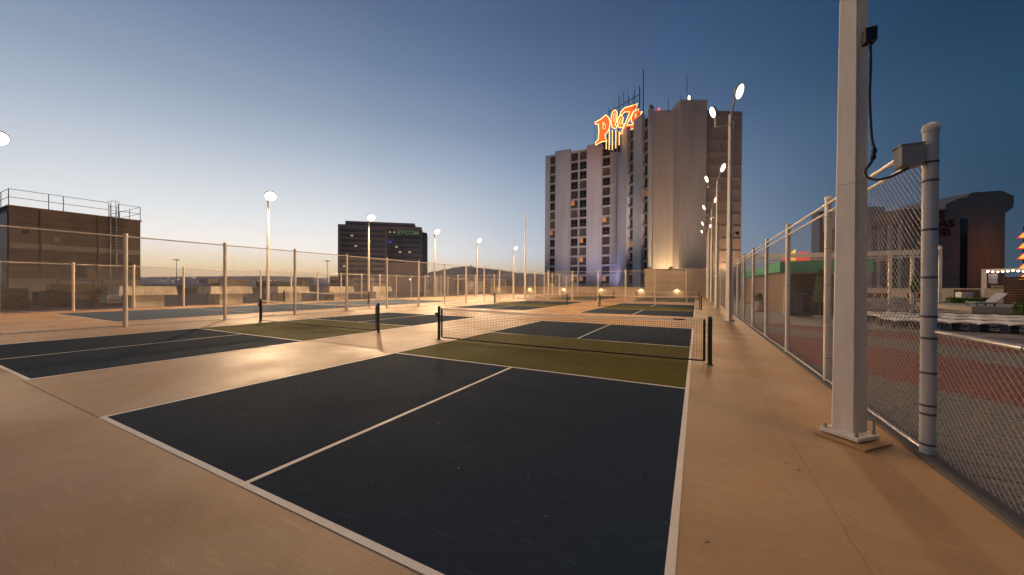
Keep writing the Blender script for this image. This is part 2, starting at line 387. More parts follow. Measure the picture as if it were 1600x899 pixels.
# nets -----------------------------------------------------------------
def make_net(name, label, wid, hp, hc, group, cell=.046, strap=False, post='green_post'):
    n = thing(name, label, 'net', group=group)
    def top(x): return hc+(hp-hc)*min(1, abs(x)/(wid/2))**1.0
    hw = wid/2
    for sgn in (-1, 1):
        px = sgn*(hw+.10)
        b = MB().cyl((px, 0, 0), (px, 0, hp+.02), .041, n=14).lathe([(.044, 0), (.044, .012), (.03, .03), (.008, .038)], 14, (px, 0, hp+.02))
        po = b.build('post', post, n, smooth=True)
        MB().box(px-.075, -.075, 0, px+.075, .075, .012).build('base_plate', post, n)
        if sgn < 0:
            MB().box(px-.10, -.04, hp-.24, px-.035, .04, hp-.13).cyl((px-.10, 0, hp-.18), (px-.17, 0, hp-.18), .012, n=8).build('winch', post, n)
        MB().box(sgn*hw-.022, -.008, .07, sgn*hw+.022, .008, hp-.01).build('side_tape', 'netblack', n)
        for z in (.12, .34, .56, .78): MB().cyl((sgn*hw, 0, z), (px, 0, z), .004, n=5).build('lacing', 'netblack', n)
    k = 32
    tb = MB()
    for i in range(k):
        x0 = -hw+wid*i/k; x1 = -hw+wid*(i+1)/k
        z0, z1 = top(x0), top(x1)
        w0 = .004*math.sin(i*1.7); w1 = .004*math.sin((i+1)*1.7)
        tb.add([(x0, w0, z0), (x1, w1, z1), (x1, w1-.006, z1-.052), (x0, w0-.006, z0-.052)], [(3, 2, 1, 0)])
    tb.build('top_tape', 'tape', n)
    MB().tube([(-hw+wid*i/12, 0, .075-.012*math.sin(math.pi*i/12)) for i in range(13)], .018, 6).build('bottom_band', 'netblack', n)
    ms = MB(); r = .0029
    nx = int(wid/cell)
    for i in range(1, nx):
        x = -hw+wid*i/nx; zt = top(x)-.045
        ms.tube([(x, 0, .075), (x+.004*math.sin(i*.9), .003*math.sin(i*.5), (zt+.075)/2), (x, 0, zt)], r, 3, caps=False)
    nz = int(hc/cell)
    for kz in range(1, nz):
        f = kz/nz
        ms.tube([(-hw+wid*i/10, .002*math.sin(i+kz), .075+(top(-hw+wid*i/10)-.12)*f) for i in range(11)], r, 3, caps=False)
    o = ms.build('net_mesh', 'netblack', n)
    if strap:
        MB().box(-.025, -.012, .01, .025, .012, hc).build('centre_strap', 'tape', n)
    return n
NG = 'pickleball nets'
net0 = make_net('pickleball_net', 'black net with pale tape across the nearest court', 6.62, .914, .865, NG)
net0.location = (3.02, 6.69, 0)
MB().box(2.75, -.013, .875, 2.95, .013, .90).build('red_label', 'redchair', net0)
for x, y, lb in ((X2+3.05, 6.90, 'black net across the left foreground court'),
                 (3.05, 25.5, 'black net across the court right behind the nearest court'),
                 (X2+3.05, 26.2, 'black net across the middle court left of the walkway'),
                 (3.05, 44.3, 'far black net behind the cross fence on the right'),
                 (X2+3.05, 44.3, 'far black net behind the cross fence on the left')):
    d_ = dup(net0, (x, y, 0), label=lb)
    for ch in list(d_.children):
        if ch.name.startswith('red_label'): bpy.data.objects.remove(ch)
tn = make_net('tennis_net', 'tennis net with white strap behind the inner left fence', 9.75, 1.05, .93, None, .09, True, 'black')
tn.location = (-19.12, 16.15, 0)

# fences ---------------------------------------------------------------
def diag_mesh(L, z0, z1, cell=.075, r=.0017):
    b = MB(); H = z1-z0; s = cell
    n = int((L+H)/s)
    for fam in (0, 1):
        for i in range(1, n):
            c0 = i*s                        # u + v = c0
            ua, va = min(c0, L), max(0, c0-L); ub, vb = max(0, c0-H), min(c0, H)
            if ua-ub < .01: continue
            if fam: ua, ub = L-ua, L-ub
            y = r if fam else -r
            b.tube([(ua, y, z0+va), (ub, y, z0+vb)], r, 3, caps=False)
    return b.mesh('chain_link', 'wire')
def post_mesh(h, r, n=14):
    return MB().lathe([(r, 0), (r, h-.07), (r*1.1, h-.068), (r*1.12, h-.03), (r*.95, h-.008), (r*.45, h)], n).mesh('post', 'white', True)
def fence(name, label, p0, p1, n, h, r_post, rails, mesh_top, meshes, bottom=None, first=0, group=None, bands=None):
    p0, p1 = Vector(p0), Vector(p1); dv = p1-p0; L = dv.length; ang = math.atan2(dv.y, dv.x)
    f = thing(name, label, 'fence', p0, ang, group)
    bay = L/n; pm = post_mesh(h, r_post)
    for i in range(first, n+1): link('post', pm, f, (bay*i, 0, 0))
    for z, rr in rails:
        rm = MB().cyl((0, 0, 0), (bay, 0, 0), rr, n=10, caps=False).mesh('rail', 'white', True)
        for i in range(n): link('top_rail', rm, f, (bay*i, 0, z))
    if bottom:
        bmh = MB().cyl((0, 0, 0), (bay, 0, 0), .02, n=8, caps=False).mesh('bottom_rail', 'galv', True)
        for i in range(n): link('bottom_rail', bmh, f, (bay*i, .0, bottom))
    for i in range(n): link('chain_link', meshes[min(i, len(meshes)-1)], f, (bay*i, .03, 0))
    return f
XE = 8.10
B = 2.90
fine = diag_mesh(B, .06, 2.78, .074, .0021); mid = diag_mesh(B, .06, 2.78, .078, .0011)
fe = fence('chain_link_fence', 'tall white chain link fence along the right side of the courts', (XE, 3.22, 0), (XE, 3.22+B*18, 0), 18, 3.06, .046, [(2.94, .022), (2.80, .019)], 2.8, [fine, mid], .05, first=1)
# the thicker corner post with tension bands
cp = MB().lathe([(.053, 0), (.053, 3.0), (.060, 3.005), (.061, 3.04), (.052, 3.07), (.025, 3.085)], 24).build('corner_post', 'white', fe, (0, 0, 0), True)
for z in (2.72, 2.55, 2.10, 1.66, 1.30, 1.10, .78, .48, .40, .12):
    MB().lathe([(.0535, -.010), (.0555, -.010), (.0555, .010), (.0535, .010)], 24).build('tension_band', 'band', cp, (0, 0, z), True)
for i in range(1, 19):
    if i < 5:
        for z in (2.72, 2.2, 1.6, 1.0, .4):
            MB().lathe([(.0465, -.004), (.048, -.004), (.048, .004), (.0465, .004)], 14).build('tie_band', 'band', fe, (B*i, 0, z), True)
        MB().cyl((-.07, -.045, 2.80), (.07, -.045, 2.80), .026, n=8).build('rail_clamp', 'white', fe, (B*i, 0, 0), True)
# electrical box on the corner post (in fence axes: x along the fence, y towards the courts)
eb = thing('electrical_box', 'beige junction box on the thick corner post of the fence', 'electrical box', (7.97, 3.20, 2.70))
MB().bbox(-.10, -.075, 0, .055, .085, .185, .006).build('enclosure', 'box', eb)
MB().box(-.108, -.083, .184, .062, .092, .196).build('lid', 'box', eb)
# low fence running towards the camera
LB = 3.0
lw = diag_mesh(LB, .05, 1.15, .072, .0023)
fl = fence('low_chain_link_fence', 'waist high chain link fence running on from the corner post towards the camera', (XE, 3.14, 0), (XE, 3.14-LB*3, 0), 3, 1.24, .03, [], 1.15, [lw], None, first=1)
gr_ = MB().cyl((0, 0, 0), (LB, 0, 0), .021, n=10, caps=False).mesh('top_rail', 'galv', True)
for i in range(3): link('top_rail', gr_, fl, (LB*i+.06, 0, 1.17))
for i in range(3): MB().cyl((.95, 0, 1.17), (1.03, 0, 1.17), .026, n=10).build('rail_sleeve', 'galv', fl, (LB*i, 0, 0), True)
# kerb below the right fence
struct(MB().box(8.02, -14, .0, 8.20, 60, .035).build('fence_kerb', mat('dark_kerb', (.10, .085, .075), .8)), 'low dark kerb under the right fence')

XI = -12.1
inm = diag_mesh(3.06, .05, 3.24, .085, .0024)
fence('chain_link_fence', 'white chain link fence between the pickleball courts and the blue tennis court', (XI, .52, 0), (XI, .52+3.06*19, 0), 19, 3.38, .062, [(3.26, .022)], 3.24, [inm], .05)
XO = -25.15
om = diag_mesh(2.45, .05, 2.62, .09, .0028)
fence('chain_link_fence', 'lower chain link fence along the left roof edge in front of the concrete hoods', (XO, .22, 0), (XO, .22+2.45*23, 0), 23, 2.75, .058, [(2.64, .02)], 2.6, [om], .05)
cm = diag_mesh(2.70, .05, 3.0, .09, .0018)
fence('chain_link_fence', 'white cross fence between the middle and the far courts', (-10.83, 34.8, 0), (8.07, 34.8, 0), 7, 3.18, .058, [(3.05, .02)], 3.0, [cm], .05)
fence('chain_link_fence', 'far fence along the end of the tennis court', (-25.1, 34.6, 0), (-12.2, 34.6, 0), 5, 2.9, .055, [(2.78, .02)], 2.7, [diag_mesh(2.58, .05, 2.75, .1, .0018)], None)

# light poles -----------------------------------------------------------
def head_mesh(lit=True):
    """flood head pointing along -Z of its own axes; lens is a child mesh"""
    body = MB().lathe([(.31, 0), (.33, .03), (.33, .06), (.27, .12), (.14, .17), (.09, .20)], 20)
    for k in range(8):
        a = math.pi*k/8*2; body.obox((math.cos(a)*.12-.006*math.sin(a), math.sin(a)*.12+.006*math.cos(a), .10), (math.cos(a)*.17, math.sin(a)*.17, 0), (.012*math.sin(a), -.012*math.cos(a), 0), (0, 0, .07))
    lens = MB().lathe([(.295, -.012), (.30, -.002)], 20)
    return body.mesh('floodlight_head', 'lamp_body', True), lens.mesh('lens', 'lens' if lit else 'lens_off', True)
HB, HL = head_mesh(); _, HLO = head_mesh(False)
def add_head(pole, loc, aim, watts, lit=True, sc=1.0, cone=165):
    h = link('floodlight_head', HB, pole, loc); h.scale = (sc, sc, sc)
    aim = Vector(aim).normalized()
    h.rotation_euler = aim.to_track_quat('-Z', 'Y').to_euler()
    link('lens', HL if lit else HLO, h)
    if lit and watts:
        p = Vector(loc)+aim*.12
        spot(pole, p, p+aim, watts, size=cone, blend=.6, rad=.42 if loc[0] < 1 and cone != 165 else .25)
def light_pole(loc, label, h, half0, half1, rz, heads, group, square=True):
    p = thing('light_pole', label, 'light pole', loc, 0, group)
    n = 4 if square else 12
    b = MB(); k0 = half0*math.sqrt(2) if square else half0; k1 = half1*math.sqrt(2) if square else half1
    vs = []; ch = .12
    if square:
        for z, k in ((.02, half0), (h, half1)):
            for q in range(4):
                a = rz+q*math.pi/2
                ex, ey = Vector((math.cos(a), math.sin(a), 0)), Vector((-math.sin(a), math.cos(a), 0))
                vs.append(ex*k-ey*k*(1-ch)+Vector((0, 0, z))); vs.append(ex*k+ey*k*(1-ch)+Vector((0, 0, z)))
        b.add(vs, [(i, (i+1) % 8, 8+(i+1) % 8, 8+i) for i in range(8)]+[tuple(range(7, -1, -1)), tuple(range(8, 16))])
    else: b.cyl((0, 0, .02), (0, 0, h), half0, half1, 14)
    b.build('pole', 'white', p, smooth=not square)
    w = half0*1.62
    pl = MB().bbox(-w, -w, .012, w, w, .05, .006).build('base_plate', 'white', p); pl.rotation_euler.z = rz
    for sx_ in (-1, 1):
        for sy_ in (-1, 1):
            bo = MB().cyl((sx_*w*.8, sy_*w*.8, .05), (sx_*w*.8, sy_*w*.8, .095), .012, n=8).cyl((sx_*w*.8, sy_*w*.8, .05), (sx_*w*.8, sy_*w*.8, .068), .021, n=6).build('anchor_bolt', 'galv', p)
            bo.rotation_euler.z = rz
    for a in heads: a(p)
    return p
EG = 'double headed light poles along the right fence'; WG = 'single headed light poles along the left roof edge'
elab = ['second light pole on the right, double headed, beyond the net of the nearest court', 'third light pole in the right hand row, double headed', 'fourth light pole in the right hand row, double headed', 'fifth light pole in the right hand row', 'last and smallest light pole in the right hand row']
for i, y in enumerate((17.6, 29.2, 40.0, 50.5, 58.0)):
    def heads(p, i=i):
        a = MB().cyl((-.62, -.05, 8.95), (.12, .0, 8.95), .035, n=8).cyl((-.60, -.05, 8.95), (-.60, -.05, 9.35), .03, n=8).cyl((.1, 0, 8.6), (.1, 0, 9.1), .05, n=8)
        a.cyl((0, 0, 9.3), (.16, -.05, 10.05), .05, .04, n=8)
        a.build('bracket', 'white', p, smooth=True)
        MB().cyl((0, 0, 8.9), (0, 0, 9.04), .09, n=12).build('collar', 'white', p)
        add_head(p, (-.72, -.12, 9.62), (-.88, -.26, -.36), EAST_L*(.95 if i == 0 else 1), sc=.80, cone=138)
        add_head(p, (.34, -.12, 10.32), (.84, -.36, -.40), EAST_R*(.75 if i == 0 else 1), sc=1.0, cone=160)
    light_pole((7.50, y, 0), elab[i], 9.4, .104, .062, R(45), [heads], EG)
wlab = ['light pole at the left picture edge, lamp cut by the frame', 'tallest looking light pole on the left, against the open sky', 'light pole standing in front of the office block', 'light pole just right of the office block', 'light pole above the mountain ridge', 'smallest light pole left of the bare mast']
for i, y in enumerate((2.55, 15.2, 25.2, 35.9, 46.2, 58.9)):
    def headw(p, i=i):
        MB().cyl((0, 0, 8.3), (.30, 0, 8.55), .045, .035, n=8).build('bracket', 'white', p, smooth=True)
        add_head(p, (.42, -.05, 8.62), (.66, -.28 if i else .1, -.55), FLOOD_W*(.14 if i == 0 else 1), sc=1.3)
    light_pole((-24.65, y, 0), wlab[i], 8.45, .075 if i == 0 else .10, .05, 0, [headw], WG)
def hn(p):
    MB().cyl((-.5, 0, 8.95), (.5, 0, 8.95), .035, n=8).build('bracket', 'white', p)
    add_head(p, (-.55, 0, 9.25), (-.5, .25, -.8), NEAR_W*.38, cone=120); add_head(p, (.55, 0, 9.25), (.5, -.1, -.75), NEAR_W, cone=140)  # unseen heads above the view, lit to even the deck and wash out the shadow
np_ = light_pole((7.61, 3.43, .024), 'thick square white pole with black conduit in the right foreground', 9.4, .104, .056, R(45), [hn], None)
MB().cyl((.20, .03, .07), (.20, .03, .19), .012, n=8).cyl((.20, .03, .185), (.08, .02, .20), .014, n=8).build('grounding_clamp', 'galv', np_)
wd = MB().bbox(-.118, -.118, .045, .118, .118, .062, .006).build('weld_collar', 'white', np_); wd.rotation_euler.z = R(45)
sm_ = MB().bbox(-.0925, -.0925, 2.60, .0925, .0925, 2.606, .001).build('splice_seam', 'box', np_); sm_.rotation_euler.z = R(45)
jb = MB().bbox(.035, -.20, 3.96, .125, -.10, 4.10, .006).build('junction_box', 'black', np_)
pd = struct(MB().prism([(7.31, 3.36, 0), (7.61, 3.04, 0), (7.92, 3.37, 0), (7.62, 3.69, 0)], (0, 0, .022)).build('mounting_pad', 'deck'), 'thin tan pad under the thick foreground pole')
cpts = [(.085, -.15, 3.96), (.09, -.15, 3.75), (.085, -.15, 3.45), (.09, -.16, 3.2), (.10, -.165, 3.0), (.12, -.17, 2.88), (.10, -.17, 2.78), (.055, -.17, 2.70), (.06, -.19, 2.63), (.13, -.22, 2.585), (.22, -.25, 2.60), (.33, -.25, 2.66)]
def smooth_path(p, k=5):
    out = []; p = [Vector(x) for x in p]
    for i in range(len(p)-1):
        a, b, c, d = p[max(i-1, 0)], p[i], p[i+1], p[min(i+2, len(p)-1)]
        for q in range(k):
            t_ = q/k; out.append(.5*((2*b)+(c-a)*t_+(2*a-5*b+4*c-d)*t_**2+(3*b-a-3*c+d)*t_**3))
    return out+[p[-1]]
cb = thing('conduit', 'black flexible conduit hanging from the foreground pole to the beige box', 'conduit', (7.61, 3.43, .024))
MB().tube(smooth_path(cpts), .0125, 8).build('hose', 'conduit', cb, smooth=True)
MB().cyl((.118, -.17, 2.90), (.116, -.17, 2.86), .02, n=10).cyl((.112, -.17, 2.84), (.108, -.17, 2.80), .021, n=10).build('coupling', 'black', cb, smooth=True)
cc = thing('security_camera', 'small dark camera on the second right hand light pole', 'camera', (7.64, 17.5, 4.0))
MB().box(-.02, -.05, -.04, .1, .05, .03).build('bracket', 'lamp_body', cc); MB().lathe([(.02, -.10), (.06, -.06), (.07, 0), (.06, .05)], 12, (.16, 0, 0)).build('dome', 'black', cc, smooth=True)
ma = thing('mast', 'bare white mast without a lamp left of the hotel tower', 'mast', (-12.0, 37.2, 0))
MB().cyl((0, 0, 0), (0, 0, 10.2), .10, .085, 12).build('pole', 'white', ma, smooth=True); MB().bbox(-.2, -.2, 0, .2, .2, .03, .005).build('base_plate', 'white', ma)

# north parapet, stair block, sconces ------------------------------------
w1 = thing('parapet_wall', 'low tan parapet wall with lit sconces at the far end of the courts', 'wall', (0, 59, 0))
MB().box(-30, 0, -.5, -1.25, .3, 1.40).build('wall', 'wall_tan', w1); MB().box(-30, -.06, 1.40, -1.25, .36, 1.47).build('coping', 'wall_tan', w1)
w2 = thing('stair_block', 'tall tan block wall behind the far courts below the hotel', 'stair block', (0, 58.9, 0))
MB().box(-1.2, 0, -.5, 7.55, 6, 4.22).build('wall', 'wall_tan', w2); MB().box(-1.26, -.06, 4.22, 7.61, 6.06, 4.32).build('coping', 'wall_tan', w2)
for z in (1.05, 2.1, 3.15): MB().box(-1.2, -.008, z-.012, 7.55, .0, z+.012).build('joint', 'mortar', w2)
SG = 'wall sconces on the far parapet'
slab_ = ['sconce at the left end of the far parapet', 'sconce just right of the bare mast', 'sconce on the parapet below the left hotel wing', 'sconce on the parapet below the second window bay', 'sconce beside the corner of the tan stair block', 'sconce on the tan stair block wall']
for i, x in enumerate((-27.9, -21.3, -14.7, -8.1, -1.75, 3.5)):
    yy = 58.99 if i < 5 else 58.89
    s = thing('wall_sconce', slab_[i], 'wall lamp', (x, yy, 1.02), 0, SG)
    MB().lathe([(.13, .0), (.17, .10), (.17, .12), (.05, .16)], 14).build('shade', 'lamp_body', s, smooth=True)
    MB().lathe([(.02, -.10), (.09, -.07), (.11, -.01), (.11, 0)], 12).build('bulb', 'sconce', s, smooth=True)
    spot(s, (0, -.35, .05), (0, .3, -.9), 60, WARM, 150, .8, .08)

# ------------------------------------------------------------------ hotel tower
H = 43.6; BASE = -20; FH = 2.92
ho = thing('hotel_tower', 'tall pale hotel tower with window columns and curved balconies', 'hotel', site(33.2, 85), SITE)
def hl_(p): return Vector((p[0]-33.2, p[1]-85, 0))
P0, P1, P2 = (10.7, 115.3), (29.1, 105.7), (33.2, 85.0)
t1 = Vector((.8866, -.4626, 0)); n1 = Vector((-.4626, -.8866, 0)); t2 = Vector((.1943, -.981, 0)); n2 = Vector((-.981, -.1943, 0))
plan = [P0, P1, P2, (38.0, 85.0), (54.4, 85.7), (57, 108), (38, 128), (20, 130)]
MB().prism([hl_(p)+Vector((0, 0, BASE)) for p in plan], (0, 0, H-.9-BASE)).build('wall', 'stucco', ho)
# left wing panels and trims
z0 = Vector((0, 0, BASE)); zt = Vector((0, 0, 1))
def wing_box(Pp, t_, n_, s0, s1, depth, za, zb, name, m, back=.02):
    o = hl_(Pp)+t_*s0-n_*back; o.z = za
    return MB().obox(o, t_*(s1-s0), n_*(depth+back), Vector((0, 0, zb-za))).build(name, m, ho)
wing_box(P0, t1, n1, 3.52, 8.39, .95, BASE, H+.25, 'panel', 'stucco_pale'); wing_box(P0, t1, n1, 13.6, 18.1, .95, BASE, H+.35, 'panel', 'stucco_pale')
wing_box(P0, t1, n1, 0, 1.5, .5, BASE, H-.5, 'panel', 'stucco_pale'); wing_box(P0, t1, n1, 10.75, 11.15, .5, BASE, H-.6, 'mullion', 'stucco_pale')
wing_box(P0, t1, n1, 1.5, 3.5, .45, H-.9, H-.5, 'cornice', 'stucco_pale'); wing_box(P0, t1, n1, 8.4, 13.58, .45, H-.9, H-.5, 'cornice', 'stucco_pale'); wing_box(P0, t1, n1, 18.12, 20.7, .45, H-.9, H-.4, 'cornice', 'stucco_pale')
wing_box(P1, t2, n2, 6.0, 10.8, 1.0, BASE, H+.2, 'panel', 'stucco_pale'); wing_box(P1, t2, n2, 14.0, 17.8, 1.0, BASE, H+.2, 'panel', 'stucco_pale')
wing_box(P1, t2, n2, 5.2, 5.6, .7, BASE, H-.5, 'panel', 'stucco_pale')
wing_box(P1, t2, n2, 20.55, 21.05, 1.0, BASE, H+.1, 'panel', 'stucco_pale')
def win_mesh(w, h):
    f = MB().box(0, -.06, 0, w, .0, .10).box(0, -.06, h-.08, w, 0, h).box(0, -.06, .1, .07, 0, h-.08).box(w-.07, -.06, .1, w, 0, h-.08).box(w*.5-.03, -.055, .1, w*.5+.03, 0, h-.08).box(.07, -.06, .78, w-.07, 0, .84).mesh('window', 'wframe')
    return f, MB().box(.07, -.03, .1, w-.07, -.005, h-.08).mesh('pane', 'wdark'), MB().box(.07, -.03, .84, w*.5-.03, -.005, h-.08).mesh('pane', 'wlit')
floors = range(0, 15)
litset = {(2, 9), (3, 13), (2, 13), (1, 13), (3, 7), (3, 14), (1, 5), (2, 11), (0, 8), (4, 10), (5, 6)}
def win_col(ci, Pp, t_, n_, s0, s1, off=.03):
    w = s1-s0; fm, pm, lm = win_mesh(w, 2.25)
    pm2, pm3 = pm.copy(), pm.copy(); pm2.materials[0] = MT['wcurtain']; pm3.materials[0] = MT['wdim']; pms = (pm, pm2, pm3); rw = random.Random(ci+40)
    sl = MB().box(0, -.55, 0, w, .0, .22).mesh('balcony', 'stucco_pale')
    rail = MB()
    rail.box(0, -.53, .26, w, -.50, .30).box(0, -.53, .95, w, -.50, 1.0)
    for q in range(int(w/.28)+1): rail.box(q*.28, -.525, .34, q*.28+.03, -.505, 1.0)
    rm_ = rail.mesh('railing', 'steel_dark')
    ang = math.atan2(t_.y, t_.x)
    for fl_ in floors:
        z = H-.9-(fl_+1)*FH
        o = hl_(Pp)+t_*s0+n_*off
        wo_ = link('window', fm, ho, (o.x, o.y, z+.45), ang)
        link('pane', pms[rw.choice((0, 0, 0, 1, 1, 2))], wo_)
        if (ci, fl_) in litset: link('pane', lm, wo_, (0, -.012, 0))
        b_ = link('balcony', sl, ho, (o.x, o.y, z), ang)
        link('railing', rm_, b_)
win_col(0, P0, t1, n1, 1.6, 3.4); win_col(1, P0, t1, n1, 8.5, 10.65); win_col(2, P0, t1, n1, 11.25, 13.45); win_col(3, P0, t1, n1, 18.25, 20.4)
win_col(4, P1, t2, n2, 10.95, 13.85); win_col(5, P1, t2, n2, 17.95, 20.45)
# curved balconies in the inner corner
A = hl_(P1)+n2*.6+t2*.1; Bp = hl_(P1)+t2*5.1+n2*.65; cpnt = (A+Bp)/2-n2*1.0
arc = [A*(1-q)**2+cpnt*2*q*(1-q)+Bp*q*q for q in [i/8 for i in range(9)]]
cs = MB()
pts = [p.copy() for p in arc]+[p-n2*.42*(1-abs(i-4)/8) for i, p in reversed(list(enumerate(arc)))]
slab = MB().prism([(p.x, p.y, 0) for p in arc]+[(p.x-n2.x*.5, p.y-n2.y*.5, 0) for p in reversed(arc)], (0, 0, .36)).mesh('curved_balcony', 'stucco_pale')
par = MB().prism([(p.x-n2.x*.14, p.y-n2.y*.14, .36) for p in arc]+[(p.x-n2.x*.24, p.y-n2.y*.24, .36) for p in reversed(arc)], (0, 0, 2.56)).mesh('curved_wall', 'stucco')
for fl_ in floors:
    b_ = link('curved_balcony', slab, ho, (0, 0, H-.9-(fl_+1)*FH)); link('curved_wall', par, b_)
# projecting lift core, ribbed wall
lf = MB().box(4.8, -3.4, BASE, 10.9, .5, H+.15).build('lift_core', 'stucco', ho)
MB().box(4.72, -3.48, H+.15, 10.98, .5, H+.4).build('parapet', 'stucco', ho)
MB().box(.1, -.25, H-.9, 4.78, .6, H-.45).build('parapet', 'stucco', ho)
MB().box(.05, -.2, BASE, 4.78, -.02, H-.92).build('end_panel', 'stucco', ho)
MB().obox((10.92, .0, BASE), (10.5, .65, 0), (0, .9, 0), (0, 0, H-.2-BASE)).build('ribbed_wall', 'ridge', ho)
rb = MB().obox((0, -.10, 0), (10.3, .64, 0), (0, .14, 0), (0, 0, .30)).mesh('rib', 'ridge')
for k in range(15): link('rib', rb, ho, (11.0, -.02, H-1.6-k*FH))
for x in (11.0, 16.2, 21.2): MB().box(x, -.12+(x-10.92)*.062, BASE, x+.22, .1+(x-10.92)*.062, H-.25).build('pilaster', 'ridge', ho)
for k in range(5):
    xx = .9+k*.85
    MB().box(xx, -.215, BASE, xx+.03, -.2, H-.95).build('panel_joint', 'stucco', ho)
for k in range(6):
    MB().box(5.5+k*.9, -3.42, BASE, 5.53+k*.9, -3.4, H+.1).build('panel_joint', 'stucco', ho)
# roof gear
def ant(lat, d, z0_, z1_, r=.06, nm='antenna', m='steel_dark'):
    q = hl_((lat, d)); return MB().cyl((q.x, q.y, z0_), (q.x, q.y, z1_), r, r*.6, 8).build(nm, m, ho)
ant(33.0, 91, H-1, 56.5, .16, 'antenna_mast')
for lat, d, z_ in ((39.5, 84.8, 46.5), (36.6, 84.6, 46.0), (41.2, 83, 46.3), (34.0, 88, 46.2), (24.2, 106, 49.5), (25.8, 106, 50), (33.2, 95, 49)): ant(lat, d, H-1, z_, .07)
fr = MB(); q0 = hl_((27.6, 103)); q1 = hl_((33.8, 96))
for k in range(7):
    p = q0.lerp(q1, k/6); hgt = (52.5, 51, 54.8, 55.5, 53.6, 54.3, 55.2)[k]
    fr.cyl((p.x, p.y, H-1), (p.x, p.y, hgt), .09, n=6)
for zz in (49.6, 52.6):
    fr.cyl((q0.x, q0.y, zz-1.1), (q1.x, q1.y, zz+.2), .10, n=6)
for k in range(14):
    p = q0.lerp(q1, k/13+.02); fr.cyl((p.x, p.y, 47), (p.x, p.y, 49.4+2.2*(k % 3)+.2*k), .05, n=5)
fr.build('antenna_frame', 'steel_dark', ho)
ds = MB().lathe([(.05, 0), (.5, .12), (.75, .35), (.73, .36), (.48, .16), (.04, .05)], 14).build('dish', 'lamp_body', ho, hl_((34.6, 90))+Vector((0, 0, 46.2)), True); ds.rotation_euler = (R(70), 0, R(20))
bq = hl_((34.4, 84.6)); MB().lathe([(.05, 0), (.22, .05), (.22, .35), (.05, .45)], 10, (bq.x, bq.y, H-.45)).build('beacon', 'beacon', ho)
bq = hl_((40.2, 82.0)); MB().box(bq.x-.16, bq.y-.1, H+.45, bq.x+.16, bq.y+.1, H+1.45).build('roof_lamp', 'bulb', ho); ant(40.0, 82.6, H, 50.4, .07)
HFG = 'architectural floodlights on the roofs below the hotel'
def wall_flood(label, p, target, watts, col, size, blend):
    f = thing('wall_floodlight', label, 'floodlight', p, 0, HFG); d = Vector(target)-Vector(p); yaw_ = math.atan2(-d.x, d.y)
    f.rotation_euler.z = yaw_
    MB().box(-.30, -.05, 0, .30, .05, .06).box(-.34, -.03, 0, -.30, .03, .34).box(.30, -.03, 0, .34, .03, .34).build('yoke', 'lamp_body', f)
    h = MB().box(-.29, -.12, -.12, .29, .08, .16).build('housing', 'lamp_body', f, (0, 0, .28)); h.rotation_euler.x = R(35)
    MB().box(-.26, .082, -.10, .26, .09, .14).build('lens', 'lens', h)
    l = math.hypot(d.x, d.y); spot(f, (0, .25, .5), (0, l, d.z), watts, col, size, blend, .3)
wall_flood('added unseen floodlight on the stair block roof aimed at the lift core', (2.5, 61.5, 4.32), site(42, 83, 32), 5600, (1, .75, .56), 80, .9)  # this and the next two are added out of sight to brighten the hotel faces
wall_flood('added unseen floodlight on the stair block roof aimed at the ribbed wall', (6.6, 61.5, 4.32), site(47, 84, 27), 7000, (1, .73, .52), 85, .9)
wall_flood('added unseen floodlight on the stair block roof aimed at the left wing', (-.7, 61.5, 4.32), site(20.5, 108, 23), 43000, (1, .82, .74), 45, .8)
wall_flood('floodlight close below the hotel end wall', tuple(site(36.4, 80.5, -.4)), site(35.6, 85, 12), 8000, (1, .76, .42), 70, 1)
wall_flood('floodlight close below the ribbed hotel wall', tuple(site(50.2, 81.6, -.4)), site(50.6, 85.6, 15), 8500, (1, .72, .44), 70, 1)
wall_flood('violet floodlight below the curved balconies', tuple(site(25.5, 99, -.4)), site(28.6, 104.5, 12), 2400, (.50, .48, 1), 110, 1)
wall_flood('violet floodlight below the left hotel wing', tuple(site(16, 103, -.4)), site(19, 110, 11), 900, (.58, .54, 1), 110, 1)
ledge = struct(MB().obox(site(8, 97, -1.4), e1*26, e2*7, (0, 0, 1.0)).obox(site(33, 78.5, -1.4), e1*20, e2*4, (0, 0, 1.0)).build('podium_roof', 'roof'), 'low podium roof at the foot of the hotel')
# neon sign on the hotel: script word built from thick strokes with tube outlines
sg = thing('neon_sign', 'glowing orange neon sign with script lettering on the hotel corner', 'sign', site(28.6, 97.5), SITE)
def sp(x, y): return Vector(((x-465)*.01746, 0, 47.0+(350-y)*.01746*1.02))      # sign plane: letter grid units to metres
LT = {
 'P': [[(105, 405), (190, 360), (272, 292), (318, 335), (338, 400), (333, 480), (300, 555), (262, 592), (268, 640), (292, 688), (215, 700), (112, 752), (112, 712), (155, 672), (166, 540), (156, 432), (112, 436)]],
 'l': [[(372, 478), (352, 400), (358, 300), (380, 236), (412, 216), (444, 246), (446, 330), (428, 410), (412, 452), (448, 452), (440, 492), (400, 500)]],
 'a': [[(455, 440), (452, 370), (480, 312), (520, 300), (540, 340), (528, 430), (560, 430), (540, 480), (500, 488), (470, 478)]],
 'z': [[(490, 300), (500, 252), (560, 186), (650, 160), (768, 122), (742, 186), (706, 226), (622, 395), (588, 452), (744, 432), (728, 500), (600, 522), (486, 592), (540, 500), (606, 340), (640, 246), (560, 250), (520, 300)]],
 'b': [[(668, 398), (660, 340), (690, 260), (740, 228), (776, 196), (786, 262), (842, 240), (792, 300), (770, 340), (742, 360), (720, 408), (690, 420)]]}
